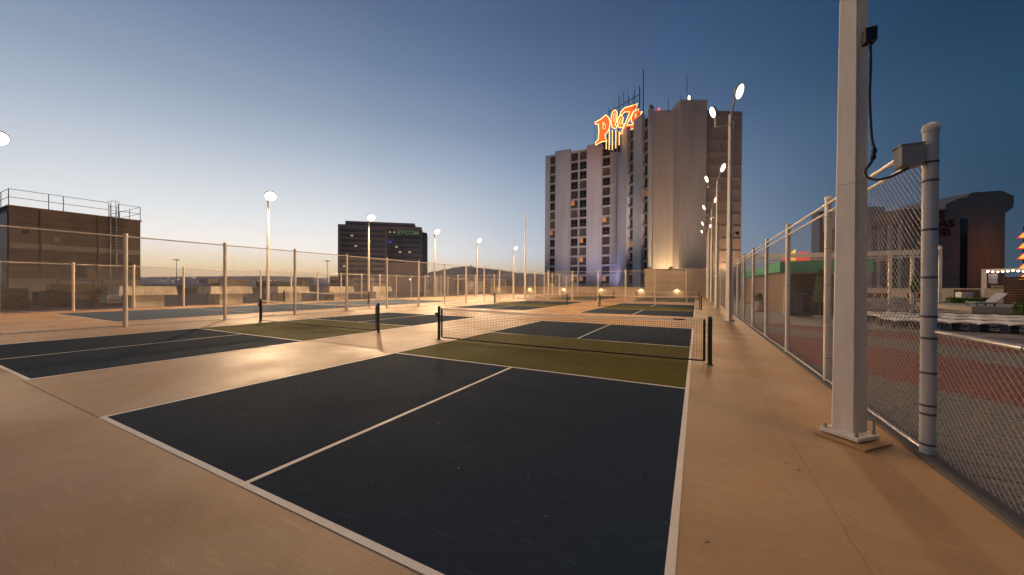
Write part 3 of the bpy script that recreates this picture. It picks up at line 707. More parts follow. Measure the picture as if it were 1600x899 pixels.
holes = {'P': [(228, 400), (262, 445), (262, 500), (232, 505)], 'l': [(392, 300), (412, 262), (420, 320), (400, 400)], 'a': [(480, 400), (500, 350), (510, 400), (492, 440)], 'b': [(706, 330), (722, 272), (740, 290), (728, 330)]}
names = {'P': 'letter', 'l': 'letter', 'a': 'letter', 'z': 'letter', 'b': 'letter'}
def fan(b, pts, y0, y1):                                   # ear-safe: Blender tessellates the n-gon
    b.prism([(p.x, y0, p.z) for p in pts], (0, y1-y0, 0))
for k, (key, polys) in enumerate(LT.items()):
    b = MB(); yo = -.05*k
    for pl_ in polys: fan(b, [sp(*p) for p in pl_], yo+.0, yo+.35)
    lo = b.build('letter', 'neon_o', sg)
    tb = MB()
    for pl_ in polys:
        pp = [sp(*p) for p in pl_]; tb.tube([(p.x, yo-.06, p.z) for p in pp+pp[:1]], .10, 6)
    tb.build('neon_tube', 'neon_y', lo)
    if key in holes:
        pp = [sp(*p) for p in holes[key]]
        MB().prism([(p.x, yo-.03, p.z) for p in pp], (0, .02, 0)).build('counter', 'sign_back', lo)
        MB().tube([(p.x, yo-.06, p.z) for p in pp+pp[:1]], .07, 6).build('counter_tube', 'neon_y', lo)
st = MB(); [st.box(x*.01746-465*.01746, .1, 38.2, x*.01746-465*.01746+.55, .5, 43.6) for x in (305, 360, 415, 465)]
st.build('stem', 'sign_back', sg)
tu = MB()
for i, x in enumerate((282, 328, 376, 430, 482)):
    X_ = (x-465)*.01746; z_ = 43.8-(i == 0)*3.2-(i == 4)*.4; e_ = 38.6+(i == 4)*1.2+(i == 3)*.4
    while z_ > e_:
        tu.lathe([(.04, -.15), (.14, -.08), (.14, .08), (.04, .15)], 8, (X_, .0, z_)); z_ -= .42
tu.build('bulb_row', 'neon_y', sg)
MB().prism([sp(215, 710), sp(290, 690), sp(300, 760), sp(268, 812), sp(250, 770)], (0, .5, 0)).build('support', 'sign_back', sg)

# ------------------------------------------------------------------ office block (left of centre)
of = thing('office_block', 'brown and dark glass office block with green lit letters', 'office building', site(-146, 300), SITE+.21)
OW, OH = 68, 52.4
MB().box(0, 0, -20, OW, 40, OH).build('wall', 'office', of); MB().box(5.2, 2.5, OH, OW-6, 36, OH+3.4).build('penthouse', 'office', of)
MB().prism([(OW, 2, -20), (OW+4.5, 7, -20), (OW+4.5, 36, -20), (OW, 36, -20)], (0, 0, OH+16)).build('glass_corner', 'office_glass', of)
bandm = MB().box(2.2, -.35, 0, 37.5, .2, 2.3).mesh('window_band', 'office_glass')
sill = MB().box(2.0, -.55, 0, 37.7, .0, .35).mesh('sill', 'office')
for k in range(11):
    z_ = OH-6.2-k*4.3; w_ = link('window_band', bandm, of, (0, 0, z_)); link('sill', sill, w_, (0, 0, -.35))
gl = MB().box(39.8, -.9, OH-31, 67.4, .2, OH-3.6).build('glass_wall', 'office_glass', of)
for k in range(6): MB().box(39.8, -1.0, 0, 67.4, -.9, .9).build('spandrel', mat('spandrel_panel', (.075, .07, .065), .4), of, (0, 0, OH-10-k*4.3))
for k in range(5): MB().box(39.6, -.5, 0, 67.5, .2, .9).build('sill', 'office', of, (0, 0, OH-34-k*4.3))
rr = random.Random(3)
lt = emat('office_lit_window', (1, .74, .42), .32)
for x, k in ((10, 1), (24, 2), (13, 3), (4, 7), (46, 3), (49, 4), (57, 4)):
    MB().box(x, -.5 if x < 39 else -1.1, .5, x+2.2, -.36 if x < 39 else -1.02, 1.7).build('lit_window', lt, of, (0, 0, OH-6.2-k*4.3))
MB().box(40.2, -1.15, .2, 43.4, -1.02, 1.7).build('lit_window', emat('blue_lit_window', (.18, .12, .9), .2), of, (0, 0, OH-6.2-2*4.3))
def text(s, name, m, parent, loc, size, depth, xs=1.0, align='LEFT'):
    c = bpy.data.curves.new('txt', 'FONT'); c.body = s; c.size = size; c.extrude = depth; c.align_x = align; c.resolution_u = 2; c.offset = size*.015
    o = bpy.data.objects.new('txt', c); COL.objects.link(o)
    dg_ = bpy.context.evaluated_depsgraph_get(); me = bpy.data.meshes.new_from_object(o.evaluated_get(dg_))
    bpy.data.objects.remove(o)
    me.materials.clear(); me.materials.append(MT[m])
    r = link(name, me, parent, loc); r.rotation_euler = (R(90), 0, 0); r.scale = (xs, 1, 1); return r
text('ETCOM', 'lettering', 'greenlet', of, (47.6, -1.05, OH-6.9), 4.6, .12, 1.16)
for x in (41, 44.6): MB().box(x, -1.2, OH-6, x+1.4, -1.02, OH-4.9).build('lit_window', lt, of)
MB().box(-6, 8, -20, 0, 34, OH-47).build('podium', 'office', of); MB().box(-11, 12, -20, -6.2, 34, OH-50.5).build('podium', 'office', of)

sl0 = thing('street_floodlight', 'lit flood lamp on a tall pole at the foot of the office block', 'floodlight', site(-67, 235, -20), SITE)
MB().cyl((0, 0, 0), (0, 0, 25), .25, .14, 8).build('pole', 'white_old', sl0)
hh = MB().box(-.5, -.3, -.45, .5, .3, .45).build('lamp_head', 'lamp_body', sl0, (0, .3, 25.4)); hh.rotation_euler.x = R(20)
MB().box(-.45, -.34, -.4, .45, -.301, .4).build('lens', 'lens', hh); MB().box(-.45, .301, -.4, .45, .34, .4).build('lens', 'lens', hh)
spot(sl0, (0, 1.2, 25.6), (-40, 70, 30), 46000, (1, .74, .56), 120, .9, .4)

# ------------------------------------------------------------------ mechanical tower at left
me_ = thing('mechanical_tower', 'brown block tower with roof railing and caged ladder at far left', 'building', (-49, 6.4, 0))
D_ = 8.6
MB().box(-9, 0, -1, 0, D_, 8.45).build('wall', 'mech', me_)
MB().box(0.002, .05, 4.75, .06, D_-.05, 5.25).build('wall_band', 'mech_band', me_); MB().box(.002, -.02, .85, .09, D_+.02, 2.0).build('base_band', 'mech_band', me_)
MB().box(-9.1, -.08, 8.45, .08, D_+.08, 8.62).build('coping', 'mech', me_)
MB().box(.002, 4.05, 2.2, .05, 4.65, 3.25).build('louver_door', 'steel_dark', me_); MB().box(.002, .7, 6.1, .06, 1.1, 6.45).build('vent', 'steel_dark', me_)
MB().box(-8.9, -.06, .2, -.2, -.002, 8.0).build('side_panel', 'steel_dark', me_)
rl = MB()
for y in (0, 2.25, 3.15, 6.2, 6.9, D_): rl.cyl((-.05, y, 8.6), (-.05, y, 10.1), .028, n=6)
for z in (9.35, 10.08):
    rl.cyl((-.05, 0, z), (-.05, 6.2, z), .024, n=6).cyl((-.05, 6.9, z), (-.05, D_, z), .024, n=6)
    rl.cyl((-9, D_, z), (-.05, D_, z), .024, n=6)
for x in (-3, -6, -9): rl.cyl((x, D_, 8.6), (x, D_, 10.1), .028, n=6).cyl((x, 0, 8.6), (x, 0, 10.1), .028, n=6)
for z in (9.35, 10.08): rl.cyl((-9, 0, z), (-.05, 0, z), .024, n=6)
rl.build('railing', 'steel_dark', me_)
ld_ = MB()
for y in (6.25, 6.70): ld_.cyl((.22, y, .9), (.22, y, 9.9), .03, n=6)
z_ = 1.2
while z_ < 9.6: ld_.cyl((.22, 6.25, z_), (.22, 6.70, z_), .018, n=5); z_ += .3
ld_.build('ladder', 'galv', me_)
cg = MB()
def hoop(z): return [(.22+.62*math.sin(a), 6.475-.40*math.cos(a), z) for a in [math.pi*i/8 for i in range(9)]]
for z in (3.6, 4.6, 5.6, 6.6, 7.6, 8.6, 9.6, 10.2): cg.tube(hoop(z), .022, 5)
for i in (2, 4, 6): p = hoop(0)[i]; cg.cyl((p[0], p[1], 3.6), (p[0], p[1], 10.2), .018, n=5)
cg.build('ladder_cage', 'galv', me_)
for y in (1.75, 5.4): MB().cyl((.10, y, 2.0), (.10, y, 8.4), .05, n=8).build('drain_pipe', 'mech', me_)
for k in range(9): MB().box(.002, .03, 2.55+k*.65, .012, D_-.03, 2.575+k*.65).build('block_joint', 'mortar', me_)
MB().box(.0, 7.2, 3.2, .05, 8.0, 4.0).build('louver', 'steel_dark', me_); MB().box(.002, 2.5, 5.6, .12, 2.9, 6.0).build('junction_box', 'mech_band', me_)
hrl = MB()
for y in (2.6, 3.6, 4.9, 5.5): hrl.cyl((.9, y, .2), (.9, y, 1.9), .03, n=6)
hrl.cyl((.9, 2.6, 1.9), (.9, 5.5, 1.9), .03, n=6).cyl((.9, 2.6, 1.3), (.9, 5.5, 1.3), .025, n=6).build('handrail', 'steel_dark', me_)
for i, (y, h_, w_) in enumerate(((-1.5, 1.3, 2.2), (1.2, 1.0, 1.6), (4.6, 1.15, 1.1), (7.2, .8, 1.4))):
    u_ = thing('rooftop_unit', ['dark rooftop unit behind the leftmost light pole', 'low dark rooftop unit before the brown tower', 'grey rooftop unit beside the yellow duct', 'small dark rooftop unit by the first hood'][i], 'rooftop unit', (-33-i*.8, 5+y*.9, -.06))
    MB().bbox(-.8, -w_/2, .1, .8, w_/2, h_, .03).build('casing', 'roof' if i != 2 else 'galv', u_); MB().lathe([(.38, 0), (.38, .12), (.30, .12), (.30, .04)], 14, (0, 0, h_)).build('fan_cowl', 'steel_dark', u_, smooth=True)
    MB().box(-.7, -w_/2+.1, 0, .7, w_/2-.1, .1).build('base', 'steel_dark', u_)
    for k in range(5): MB().box(.8, -w_/2+.12, .25+k*.12, .83, w_/2-.12, .30+k*.12).build('louver', 'steel_dark', u_)
yd = thing('duct', 'long ochre duct on the service roof below the brown tower', 'duct', (-36, 8.2, -.06))
MB().bbox(-.6, -2.0, .75, .6, 1.6, 1.55, .08).build('casing', mat('ochre_duct', (.24, .15, .05), .6), yd)
for y in (-1.6, 1.2): MB().box(-.5, y, 0, .5, y+.15, .75).build('leg', 'steel_dark', yd)
fx = thing('fire_hydrant_box', 'small red cabinet on the service roof beyond the fence', 'cabinet', (-31, 7.3, -.06)); MB().bbox(-.15, -.15, 0, .15, .15, .75, .02).build('cabinet', 'redchair', fx); MB().box(-.18, -.18, .75, .18, .18, .80).build('lid', 'redchair', fx)
HG = 'concrete vent hoods beyond the left fence'
hood = thing('vent_hood', 'pale concrete vent hood nearest the brown tower', 'vent hood', (-28.3, 8.95, -.06), 0, HG)
MB().box(-.85, -.82, 0, .9, .82, .85).build('shaft', 'hood', hood)
MB().add([(-1.1, -1.5, .85), (1.1, -1.5, .85), (1.1, 1.5, .85), (-1.1, 1.5, .85), (-1.02, -1.41, 1.44), (1.0, -1.41, 1.44), (1.0, 1.41, 1.44), (-1.02, 1.41, 1.44)],
         [(3, 2, 1, 0), (4, 5, 6, 7), (0, 1, 5, 4), (1, 2, 6, 5), (2, 3, 7, 6), (3, 0, 4, 7)]).build('cap', 'hood', hood)
for k in range(6): MB().add([(1.108, -1.2+k*.48, .86), (1.108, -1.185+k*.48, .86), (1.008, -1.185+k*.47, 1.43), (1.008, -1.2+k*.47, 1.43)], [(0, 1, 2, 3)]).build('panel_joint', 'band', hood)
for y, l_ in ((13.9, 'pale concrete vent hood with a small machine behind it'), (18.9, 'third concrete vent hood, behind the tall left light pole'), (24.0, 'concrete vent hood in front of the office block'), (29.5, 'farthest pale vent hood beyond the left fence')): dup(hood, (-28.3, y, -.06), label=l_)
ac = thing('rooftop_unit', 'brown rooftop unit rising behind the second concrete hood', 'rooftop unit', (-36, 17.6, -.06)); MB().bbox(-1, -1.2, .3, 1, 1.2, 2.15, .04).build('casing', 'mech', ac); MB().box(-.9, -1.1, 0, .9, 1.1, .3).build('base', 'steel_dark', ac); MB().box(-.8, -2.1, 1.75, .8, -1.2, 2.1).build('intake', 'mech', ac)
pw = thing('parapet_wall', 'dark parapet at the far left edge of the service roof', 'wall', (-74.8, 0, 0)); MB().box(-.2, -25, -20, 0.2, 62, .9).build('wall', 'roof', pw)

# ------------------------------------------------------------------ far city, mountains
rg = random.Random(11)
farb = [(-112, 230, 10, 6.5, 'grey tower'), (-128, 215, 5, 5.0, 'small block'), (-205, 330, 24, 3.2, 'low wide block'), (-330, 520, 60, 4.5, 'low shed'), (-290, 420, 20, 5, 'low office'), (-160, 420, 30, 7, 'mid block'), (-70, 520, 26, 9, 'stepped block'), (-40, 420, 34, 6, 'long low block'), (-12, 600, 26, 10, 'plain block'), (-240, 360, 18, 4, 'flat roofed block')]
for i, (la, d, w, h_, nm) in enumerate(farb):
    b_ = thing('far_building', 'distant %s on the dusk skyline, number of storeys low' % nm if False else 'distant %s low on the dusk skyline left of the hotel' % nm, 'building', site(la, d), SITE+rg.uniform(-.2, .2))
    MB().box(-w/2, 0, -20, w/2, 12, h_).build('wall', 'far_wall', b_); MB().box(-w/2-.2, -.2, h_, w/2+.2, 12.2, h_+.4).build('roof', 'roof', b_)
    for k in range(4): MB().box(-w/2+.6, -.06, -1-k*3.4+h_-3, w/2-.6, 0.0, 1-k*3.4+h_-3).build('window_band', 'wdark', b_)
for i, (la, d, h_) in enumerate(((-178, 190, 14.0), (-98, 190, 13.8), (-128, 300, 15), (-40, 330, 18))):
    m_ = thing('high_mast', ['thin far light mast right of the brown tower', 'thin far light mast left of the office block', 'faint far mast between two blocks', 'faint far mast above the mountain foot'][i], 'light mast', site(la, d))
    MB().cyl((0, 0, -20), (0, 0, h_), .22, .12, 6).build('pole', 'steel_dark', m_); MB().lathe([(.3, 0), (1.3, .1), (1.3, .4), (.2, .6)], 10, (0, 0, h_)).build('lamp_ring', 'steel_dark', m_)
cl = MB()
for k in range(150):
    d = rg.uniform(520, 1000); la = d*rg.uniform(-1.05, -.46) if k < 110 else d*rg.uniform(-.4, .05)
    q = site(la, d, 1.56+d*rg.uniform(.004, .017)); s_ = rg.uniform(.3, .95)*d/900
    cl.lathe([(.1*s_, -s_), (s_, 0), (.1*s_, s_)], 6, q)
struct(cl.build('city_lights', emat('city_lamp', (1, .60, .42), 3.2)), 'scattered warm city lights along the horizon', 'stuff')
def ridge(name, label, d, prof, depth, base=-25):
    b = MB(); n = len(prof); rows = 7; vs = []
    for r_ in range(rows):
        f = r_/(rows-1)
        for i, (la, z) in enumerate(prof):
            hz = math.sin(f*math.pi)**.9 if 0 < f < 1 else 0
            w_ = 1+.12*math.sin(i*2.3+r_*1.7)
            p = site(la*(1+(f-.5)*depth/d), d+(f-.5)*depth, base+(z-base)*hz*w_ if r_ != 3 else z)
            vs.append(p)
    fs = [(r_*n+i, r_*n+i+1, (r_+1)*n+i+1, (r_+1)*n+i) for r_ in range(rows-1) for i in range(n-1)]
    b.add(vs, fs); return struct(b.build(name, 'hill', smooth=True), label)
def interp(pts, step):
    out = []; x = pts[0][0]
    rg2 = random.Random(5)
    while x <= pts[-1][0]:
        for (a, za), (b_, zb) in zip(pts, pts[1:]):
            if a <= x <= b_: z = za+(zb-za)*(x-a)/(b_-a); break
        out.append((x, z+rg2.uniform(-.03, .03)*abs(z))); x += step
    return out
D1 = 9000; s1 = D1/559
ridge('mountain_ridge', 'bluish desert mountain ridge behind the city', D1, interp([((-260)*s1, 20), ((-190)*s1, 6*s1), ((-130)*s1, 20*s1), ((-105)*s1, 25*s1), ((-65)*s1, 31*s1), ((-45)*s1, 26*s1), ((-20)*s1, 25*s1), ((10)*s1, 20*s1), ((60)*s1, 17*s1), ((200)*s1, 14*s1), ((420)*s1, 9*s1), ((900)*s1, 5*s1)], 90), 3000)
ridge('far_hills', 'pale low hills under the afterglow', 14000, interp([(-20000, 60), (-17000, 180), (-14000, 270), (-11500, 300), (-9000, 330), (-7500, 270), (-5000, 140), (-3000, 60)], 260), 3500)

# ------------------------------------------------------------------ casino hotel behind the pool deck (right)
ch_ = thing('casino_hotel', 'dark brown hotel with flared crown and red letters behind the pool deck', 'hotel', site(150, 130), SITE)
k = 130/559
def cz(v): return 1.565+(452-v)*k
def cx(u): return (u-800)*k-150
crown = [(1475, 326), (1475, 322), (1495, 312), (1505, 311), (1517, 303), (1562, 300), (1581, 308), (1581, 325), (1570, 334), (1475, 334)]
MB().prism([(cx(u), -.10, cz(v)) for u, v in crown], (0, 24, 0)).build('crown', 'brown', ch_)
MB().box(cx(1408), 0, -20, cx(1568.5), 24, cz(329)).build('wall', 'brown', ch_)
MB().box(cx(1499), -.25, -12, cx(1509), .2, cz(344)).build('window_strip', 'wdark', ch_)
for i in range(9): MB().box(cx(1510), -.04, 0, cx(1568), .0, .10).build('panel_joint', 'brown', ch_, (0, 0, cz(345)-i*3.0))
for u in (1528, 1548): MB().box(cx(u), -.06, -12, cx(u)+.10, 0, cz(334)).build('panel_joint', 'brown', ch_)
for s, v, size in (('LAS', 343, 3.5), ('VEGAS', 357, 3.5), ('CLUB', 371, 3.5)):
    text(s, 'lettering', 'red_letter', ch_, (cx(1456), -.3, cz(v)), size*1.10, .15, 1.34, 'CENTER')
# receding left wing with window strips
a = Vector((cx(1408), 0, 0)); wdir = Vector((-.28, 1, 0)).normalized(); wn = Vector((-wdir.y, wdir.x, 0))
MB().obox((a.x, a.y+.3, -20), wdir*19, (18, 5, 0), (0, 0, cz(334)+20)).build('side_wing', 'stucco', ch_)
MB().obox(Vector((a.x, a.y+.3, cz(351)))+wn*.9, wdir*19, -wn*.88, (0, 0, 4.2)).build('parapet', 'brown', ch_)
for i in range(6):
    p = a+wdir*(1.0+i*3.05)+Vector((0, .3, 0))
    MB().obox((p.x+wn.x*.14, p.y+wn.y*.14, -10), wdir*1.25, -wn*.13, (0, 0, cz(351)+10)).build('window_strip', 'wdark', ch_)
    MB().obox((p.x+wdir.x*1.75+wn.x*.5, p.y+wdir.y*1.75+wn.y*.5, -10), wdir*.7, -wn*.49, (0, 0, cz(351)+10)).build('pilaster', 'stucco', ch_)
MB().box(cx(1367)-2, 8, cz(334)-4, cx(1408)+2, 20, cz(318)).build('penthouse', 'stucco', ch_)
tw = thing('brown_tower', 'plain brown tower seen between fence posts left of the foreground pole', 'tower', site((1280-800)/559*190, 190), SITE)
MB().box(0, 0, -20, 20, 5.5, 41).build('wall', 'brown', tw); MB().box(-.3, -.3, 41, 20.3, 5.8, 41.8).build('roof', 'brown', tw); MB().box(-.06, .5, -20, .0, 5.4, 40.9).build('pale_left_face', 'stucco', tw)  # last box: paler sheet over nearly the whole left face
for k_ in range(12): MB().box(1.5, -.06, k_*3-2, 14.5, 0, k_*3-1.7).build('panel_joint', 'mortar', tw)
ns = thing('neon_sign', 'red and yellow neon sign top showing above the white beam', 'sign', site(106, 140), SITE)
MB().prism([(-1, 0, 11), (10.6, 0, 11), (10.6, 0, 15.0), (8, 0, 15.4), (5, 0, 14.6), (1, 0, 13.6)], (0, 1, 0)).build('red_panel', 'neon_r', ns); MB().prism([(2.0, -.2, 11), (4.6, -.2, 11), (4.6, -.2, 16.4), (3.2, -.2, 15.4), (2.2, -.2, 14)], (0, .15, 0)).build('yellow_panel', emat('yellow_panel', (1, .45, .05), 1.6), ns); MB().box(4, .3, -20, 5, .8, 11).build('pole', 'steel_dark', ns)
cs_ = thing('chevron_sign', 'pylon sign of stacked yellow arrows with red edges at right frame edge', 'sign', site(169.5, 120), SITE)
MB().box(3.5, .4, -20, 6.5, 1.4, 22.5).build('pylon', 'sign_back', cs_)
for i in range(5):
    z_ = 21.4-i*3.55
    a_ = MB().prism([(0, .2, z_-2.9), (3.2, .2, z_), (7, .2, z_), (7, .2, z_-2.9)], (0, .15, 0)).build('arrow', emat('yellow_arrow_%d' % i, (1, .50, .08), 1.1) if i == 0 else bpy.data.materials['yellow_arrow_0'], cs_)
    MB().tube([(7, .05, z_+.1), (3.1, .05, z_+.1), (-.3, .05, z_-3.0), (7, .05, z_-3.0)], .22, 6).build('neon_tube', emat('red_edge_%d' % i, (1, .05, .02), .5) if i == 0 else bpy.data.materials['red_edge_0'], a_)

# ------------------------------------------------------------------ pool deck on the right
pdk = struct(MB().box(8.222, -14, -1.2, 75, 75, -.045).build('pool_deck', 'sand_bed'), 'pool deck bed under the pavers')
PX, PY = .30, .15
pav_r = MB().bbox(.004, .004, -.045, PX-.004, PY-.004, 0, .006).mesh('paver', 'paver_red'); pav_g = MB().bbox(.004, .004, -.045, PX-.004, PY-.004, 0, .006).mesh('paver', 'paver_grey')
def is_red(x, y):
    s_ = (x+y)/math.sqrt(2)+.25*math.sin((x-y)*.5)
    return 11.4 < s_ < 15.2 or 17.4 < s_ < 19.4
cand = []; ry = 0; y = -2.0
while y < 22:
    x = 8.23-(.15 if ry % 2 else 0)
    while x < 22:
        dv = Vector((x, y, 0))-Vector((CAM.x, CAM.y, 0)); dd = dv.dot(e2); ll = dv.dot(e1)
        if dd > .5 and .3 < ll/dd < 1.55 and y < 17.2-.3*(x-8): cand.append((dv.length, x, y))
        x += PX
    y += PY; ry += 1
inside = sorted([c for c in cand if (c[1]-CAM.x)*e1.x+(c[2]-CAM.y)*e1.y < 1.43*((c[1]-CAM.x)*e2.x+(c[2]-CAM.y)*e2.y)])
first = set((c[1], c[2]) for c in inside[:300])
rp = random.Random(2)
for x, y in first:
    o = link('paver', pav_r if is_red(x, y) else pav_g, pdk, (x, y, -.007+rp.uniform(-.002, .003)))
sb = [MB(), MB()]
for _, x, y in cand:
    if (x, y) in first: continue
    dz = rp.uniform(-.004, .003)-.007
    b = sb[0 if is_red(x, y) else 1]
    b.add([(x+.004, y+.004, dz-.01), (x+PX-.004, y+.004, dz-.01), (x+PX-.004, y+PY-.004, dz-.01), (x+.004, y+PY-.004, dz-.01), (x+.01, y+.01, dz), (x+PX-.01, y+.01, dz), (x+PX-.01, y+PY-.01, dz), (x+.01, y+PY-.01, dz)],
          [(4, 5, 6, 7), (0, 1, 5, 4), (1, 2, 6, 5), (2, 3, 7, 6), (3, 0, 4, 7)])
o = sb[0].build('paver_field', 'paver_red', pdk); o['kind'] = 'stuff'
o = sb[1].build('paver_field', 'paver_grey', pdk); o['kind'] = 'stuff'
struct(MB().prism([(8.25, 17.4, -.04), (22, 13.4, -.04), (75, 13.4, -.04), (75, 75, -.04), (8.25, 75, -.04)], (0, 0, .035)).build('pool_terrace', mat('grey_terrace', (.19, .165, .14), .8, .25, .9, .1, 30)), 'plain grey terrace behind the paver bands')

# pool bar
bar = thing('pool_bar', 'brown pool bar with green fascia behind the right fence', 'bar', (10.45, 23.0, 0))
wl = MB().box(.10, .02, 0, .45, 19, 2.38).build('wall', 'mortar', bar)
for rz_ in range(16):
    for c in range(26):
        y0_ = c*.72+(.36 if rz_ % 2 else 0)+.05
        if y0_ > 18.4: continue
        if rz_*26+c > 9999: continue
TL = MB().box(-.022, .006, .006, 0, .714, .142).mesh('tile', 'brick')
for rz_ in range(16):
    for c in range(19):
        link('tile', TL, wl, (.099, .06+c*.72+(.36 if rz_ % 2 else 0), rz_*.149))
rest = MB()
for rz_ in range(16):
    for c in range(19, 25):
        rest.box(.077, .06+c*.72+(.36 if rz_ % 2 else 0)+.006, rz_*.149+.006, .099, .06+(c+1)*.72+(.36 if rz_ % 2 else 0)-.006, rz_*.149+.142)
o = rest.build('tile_field', 'brick', wl); o['kind'] = 'stuff'
MB().box(.02, -.06, 0, .16, .06, 2.38).build('post', 'white_old', bar); MB().box(3.05, -.06, 0, 3.19, .06, 2.38).build('post', 'white_old', bar)
MB().box(-.22, -.30, 2.38, 3.6, -.10, 2.97).build('fascia', 'fascia', bar); MB().box(-.22, -.10, 2.40, 0.0, 19, 2.97).build('fascia', 'fascia', bar)
MB().box(0.0, -.10, 2.42, 3.4, 19, 2.90).build('roof', 'white_old', bar); MB().box(.17, -.02, 2.30, 3.04, .05, 2.40).build('header', 'white_old', bar)
MB().box(.5, 4.2, 0, 3.3, 4.4, 2.40).build('back_wall', 'wood_dark', bar); MB().box(3.12, .08, 0, 3.3, 4.2, 2.38).build('end_wall', 'wood_dark', bar)
MB().box(1.5, 1.4, 0, 3.1, 1.9, 1.0).build('counter_front', 'wood', bar); MB().box(1.4, 1.25, 1.0, 3.1, 2.0, 1.06).build('counter', 'counter', bar)
for k_ in range(9): MB().box(.52, 4.12, .16+k_*.24, 3.1, 4.2, .36+k_*.24).build('slat', 'wood', bar)
gr2 = thing('grill', 'dark appliance standing on the bar counter', 'grill', (12.35, 24.5, 1.06)); MB().bbox(-.40, -.15, 0, .40, .3, .32, .03).build('body', 'grill', gr2); MB().cyl((-.3, -.19, .2), (.3, -.19, .2), .012, n=6).build('handle', 'galv', gr2)
cabn = thing('bar_cabinet', 'pale cabinet under the bar opening beside the corner post', 'cabinet', (10.95, 23.9, 0)); MB().bbox(0, 0, .05, .55, .5, 1.15, .01).build('body', 'wframe', cabn); MB().box(-.05, -.05, 1.15, .75, .55, 1.2).build('top', 'counter', cabn); MB().box(.03, -.015, .12, .52, 0, 1.08).build('door', 'deckgrey', cabn)
ur = thing('planter_urn', 'pale stone urn planter against the tiled side of the bar', 'planter', (9.75, 26.2, 0))
MB().lathe([(.28, 0), (.34, .05), (.40, .2), (.40, .5), (.34, .58), (.36, .66), (.30, .68), (.26, .60)], 18).build('pot', 'hood', ur, smooth=True)
def leaves(n, fn, size, m, name, parent, seed=1, stuff=True):
    r_ = random.Random(seed); b = MB()
    for _ in range(n):
        p = Vector(fn(r_)); s_ = size*r_.uniform(.6, 1.4)
        a = Vector((r_.gauss(0, 1), r_.gauss(0, 1), r_.gauss(0, 1))).normalized(); c = a.cross(Vector((r_.gauss(0, 1), r_.gauss(0, 1), r_.gauss(0, 1)))).normalized()
        b.add([p-a*s_, p+c*s_*.45, p+a*s_, p-c*s_*.45], [(0, 1, 2, 3)])
    return b.build(name, m, parent)
def ball(c, r):
    def f(q):
        v = Vector((q.gauss(0, 1), q.gauss(0, 1), q.gauss(0, 1))).normalized()*q.uniform(.5, 1)**.6
        return (c[0]+v.x*r[0], c[1]+v.y*r[1], c[2]+v.z*r[2])
    return f
leaves(160, ball((0, 0, .85), (.22, .22, .35)), .12, 'leaf', 'foliage', ur, 3)
def topiary(name, label, loc, parts_, trunk, m, seed):
    t_ = thing(name, label, 'tree', loc)
    MB().tube([(0, 0, .0), (.015, .01, trunk*.5), (-.01, 0, trunk), (0, 0, trunk*1.6)], [.035, .03, .025, .012], 8).build('trunk', 'bark', t_, smooth=True)
    def f(q):
        w = q.choice(parts_); return ball(w[0], w[1])(q)
    leaves(1500, f, .075, m, 'crown', t_, seed)
    return t_
tp = topiary('topiary_tree', 'small yellow green topiary tree in front of the pool bar', (11.88, 22.4, 0), [((0, 0, 1.05), (.30, .30, .26)), ((.02, 0, 1.3), (.28, .26, .2)), ((.0, .02, 1.62), (.2, .2, .24)), ((.03, 0, 1.95), (.23, .22, .22)), ((.02, 0, 2.28), (.13, .13, .25))], .85, 'leaf', 9)
MB().lathe([(.20, 0), (.24, .03), (.24, .06), (.05, .09)], 14).build('base', 'white_old', tp)
topiary('conifer', 'slim bright green conifer seen through the fence beside the corner post', (21.6, 38.5, 0), [((0, 0, 1.35+k_*.19), (.27-.03*k_, .27-.03*k_, .20)) for k_ in range(7)], 1.1, 'leaf_dark', 4)

# white frame structure (gantry)
ga = thing('shade_frame', 'white steel beam frame spanning above the pool bar roof', 'shade frame', (0, 45, 0))
MB().box(10.5, -.15, 4.60, 25.75, .15, 5.06).build('beam', 'white', ga); MB().cyl((10.5, 0, 4.36), (25.75, -.05, 4.42), .06, n=8).build('lower_tube', 'white', ga); MB().cyl((10.5, 0, 4.12), (22.4, -.05, 4.16), .05, n=8).build('lower_tube', 'white', ga)
for x in (10.62, 22.4, 23.9, 25.7): MB().box(x-.10, -.10, 0, x+.10, .10, 4.60 if x < 25 else 5.35).build('post', 'white', ga)
# loungers
def make_lounger():
    l = thing('sun_lounger', 'white flat sun lounger in the front row behind the fence', 'sun lounger', group='rows of white sun loungers')
    prof = [(0, .33), (.10, .37), (.35, .385), (.6, .38), (.85, .36), (1.1, .37), (1.3, .35), (1.38, .31)]
    b = MB(); vs = []
    for y, z in prof:
        for x, dz in ((-.325, -.055), (-.24, -.008), (0, .008), (.24, -.008), (.325, -.055)): vs.append((x, y, z+dz))
    nb = len(vs); vs += [(x, y, z-.03) for x, y, z in vs]
    fs = []
    for i in range(len(prof)-1):
        for k_ in range(4): a = i*5+k_; fs += [(a, a+1, a+6, a+5), (nb+a+5, nb+a+6, nb+a+1, nb+a)]
    for k_ in range(4): fs += [(k_+1, k_, nb+k_, nb+k_+1)]
    b.add(vs, fs); b.build('sling', 'sling', l, smooth=True)
    f = MB()
    for x in (-.32, .32): f.tube([(x, y, z-.075) for y, z in prof], .018, 6)
    f.build('frame', 'lframe', l, smooth=True)
    for x in (-.30, .30):
        for y in (.12, 1.15):
            MB().obox((x-.08, y-.04, 0), (.12, 0, 0), (0, .05, 0), (.04, .05, .30)).build('leg', 'lframe', l)
    MB().box(-.22, .14, .10, .22, .17, .13).build('stretcher', 'lframe', l); MB().box(-.22, 1.17, .10, .22, 1.20, .13).build('stretcher', 'lframe', l)
    return l
lg = make_lounger(); first_ = True
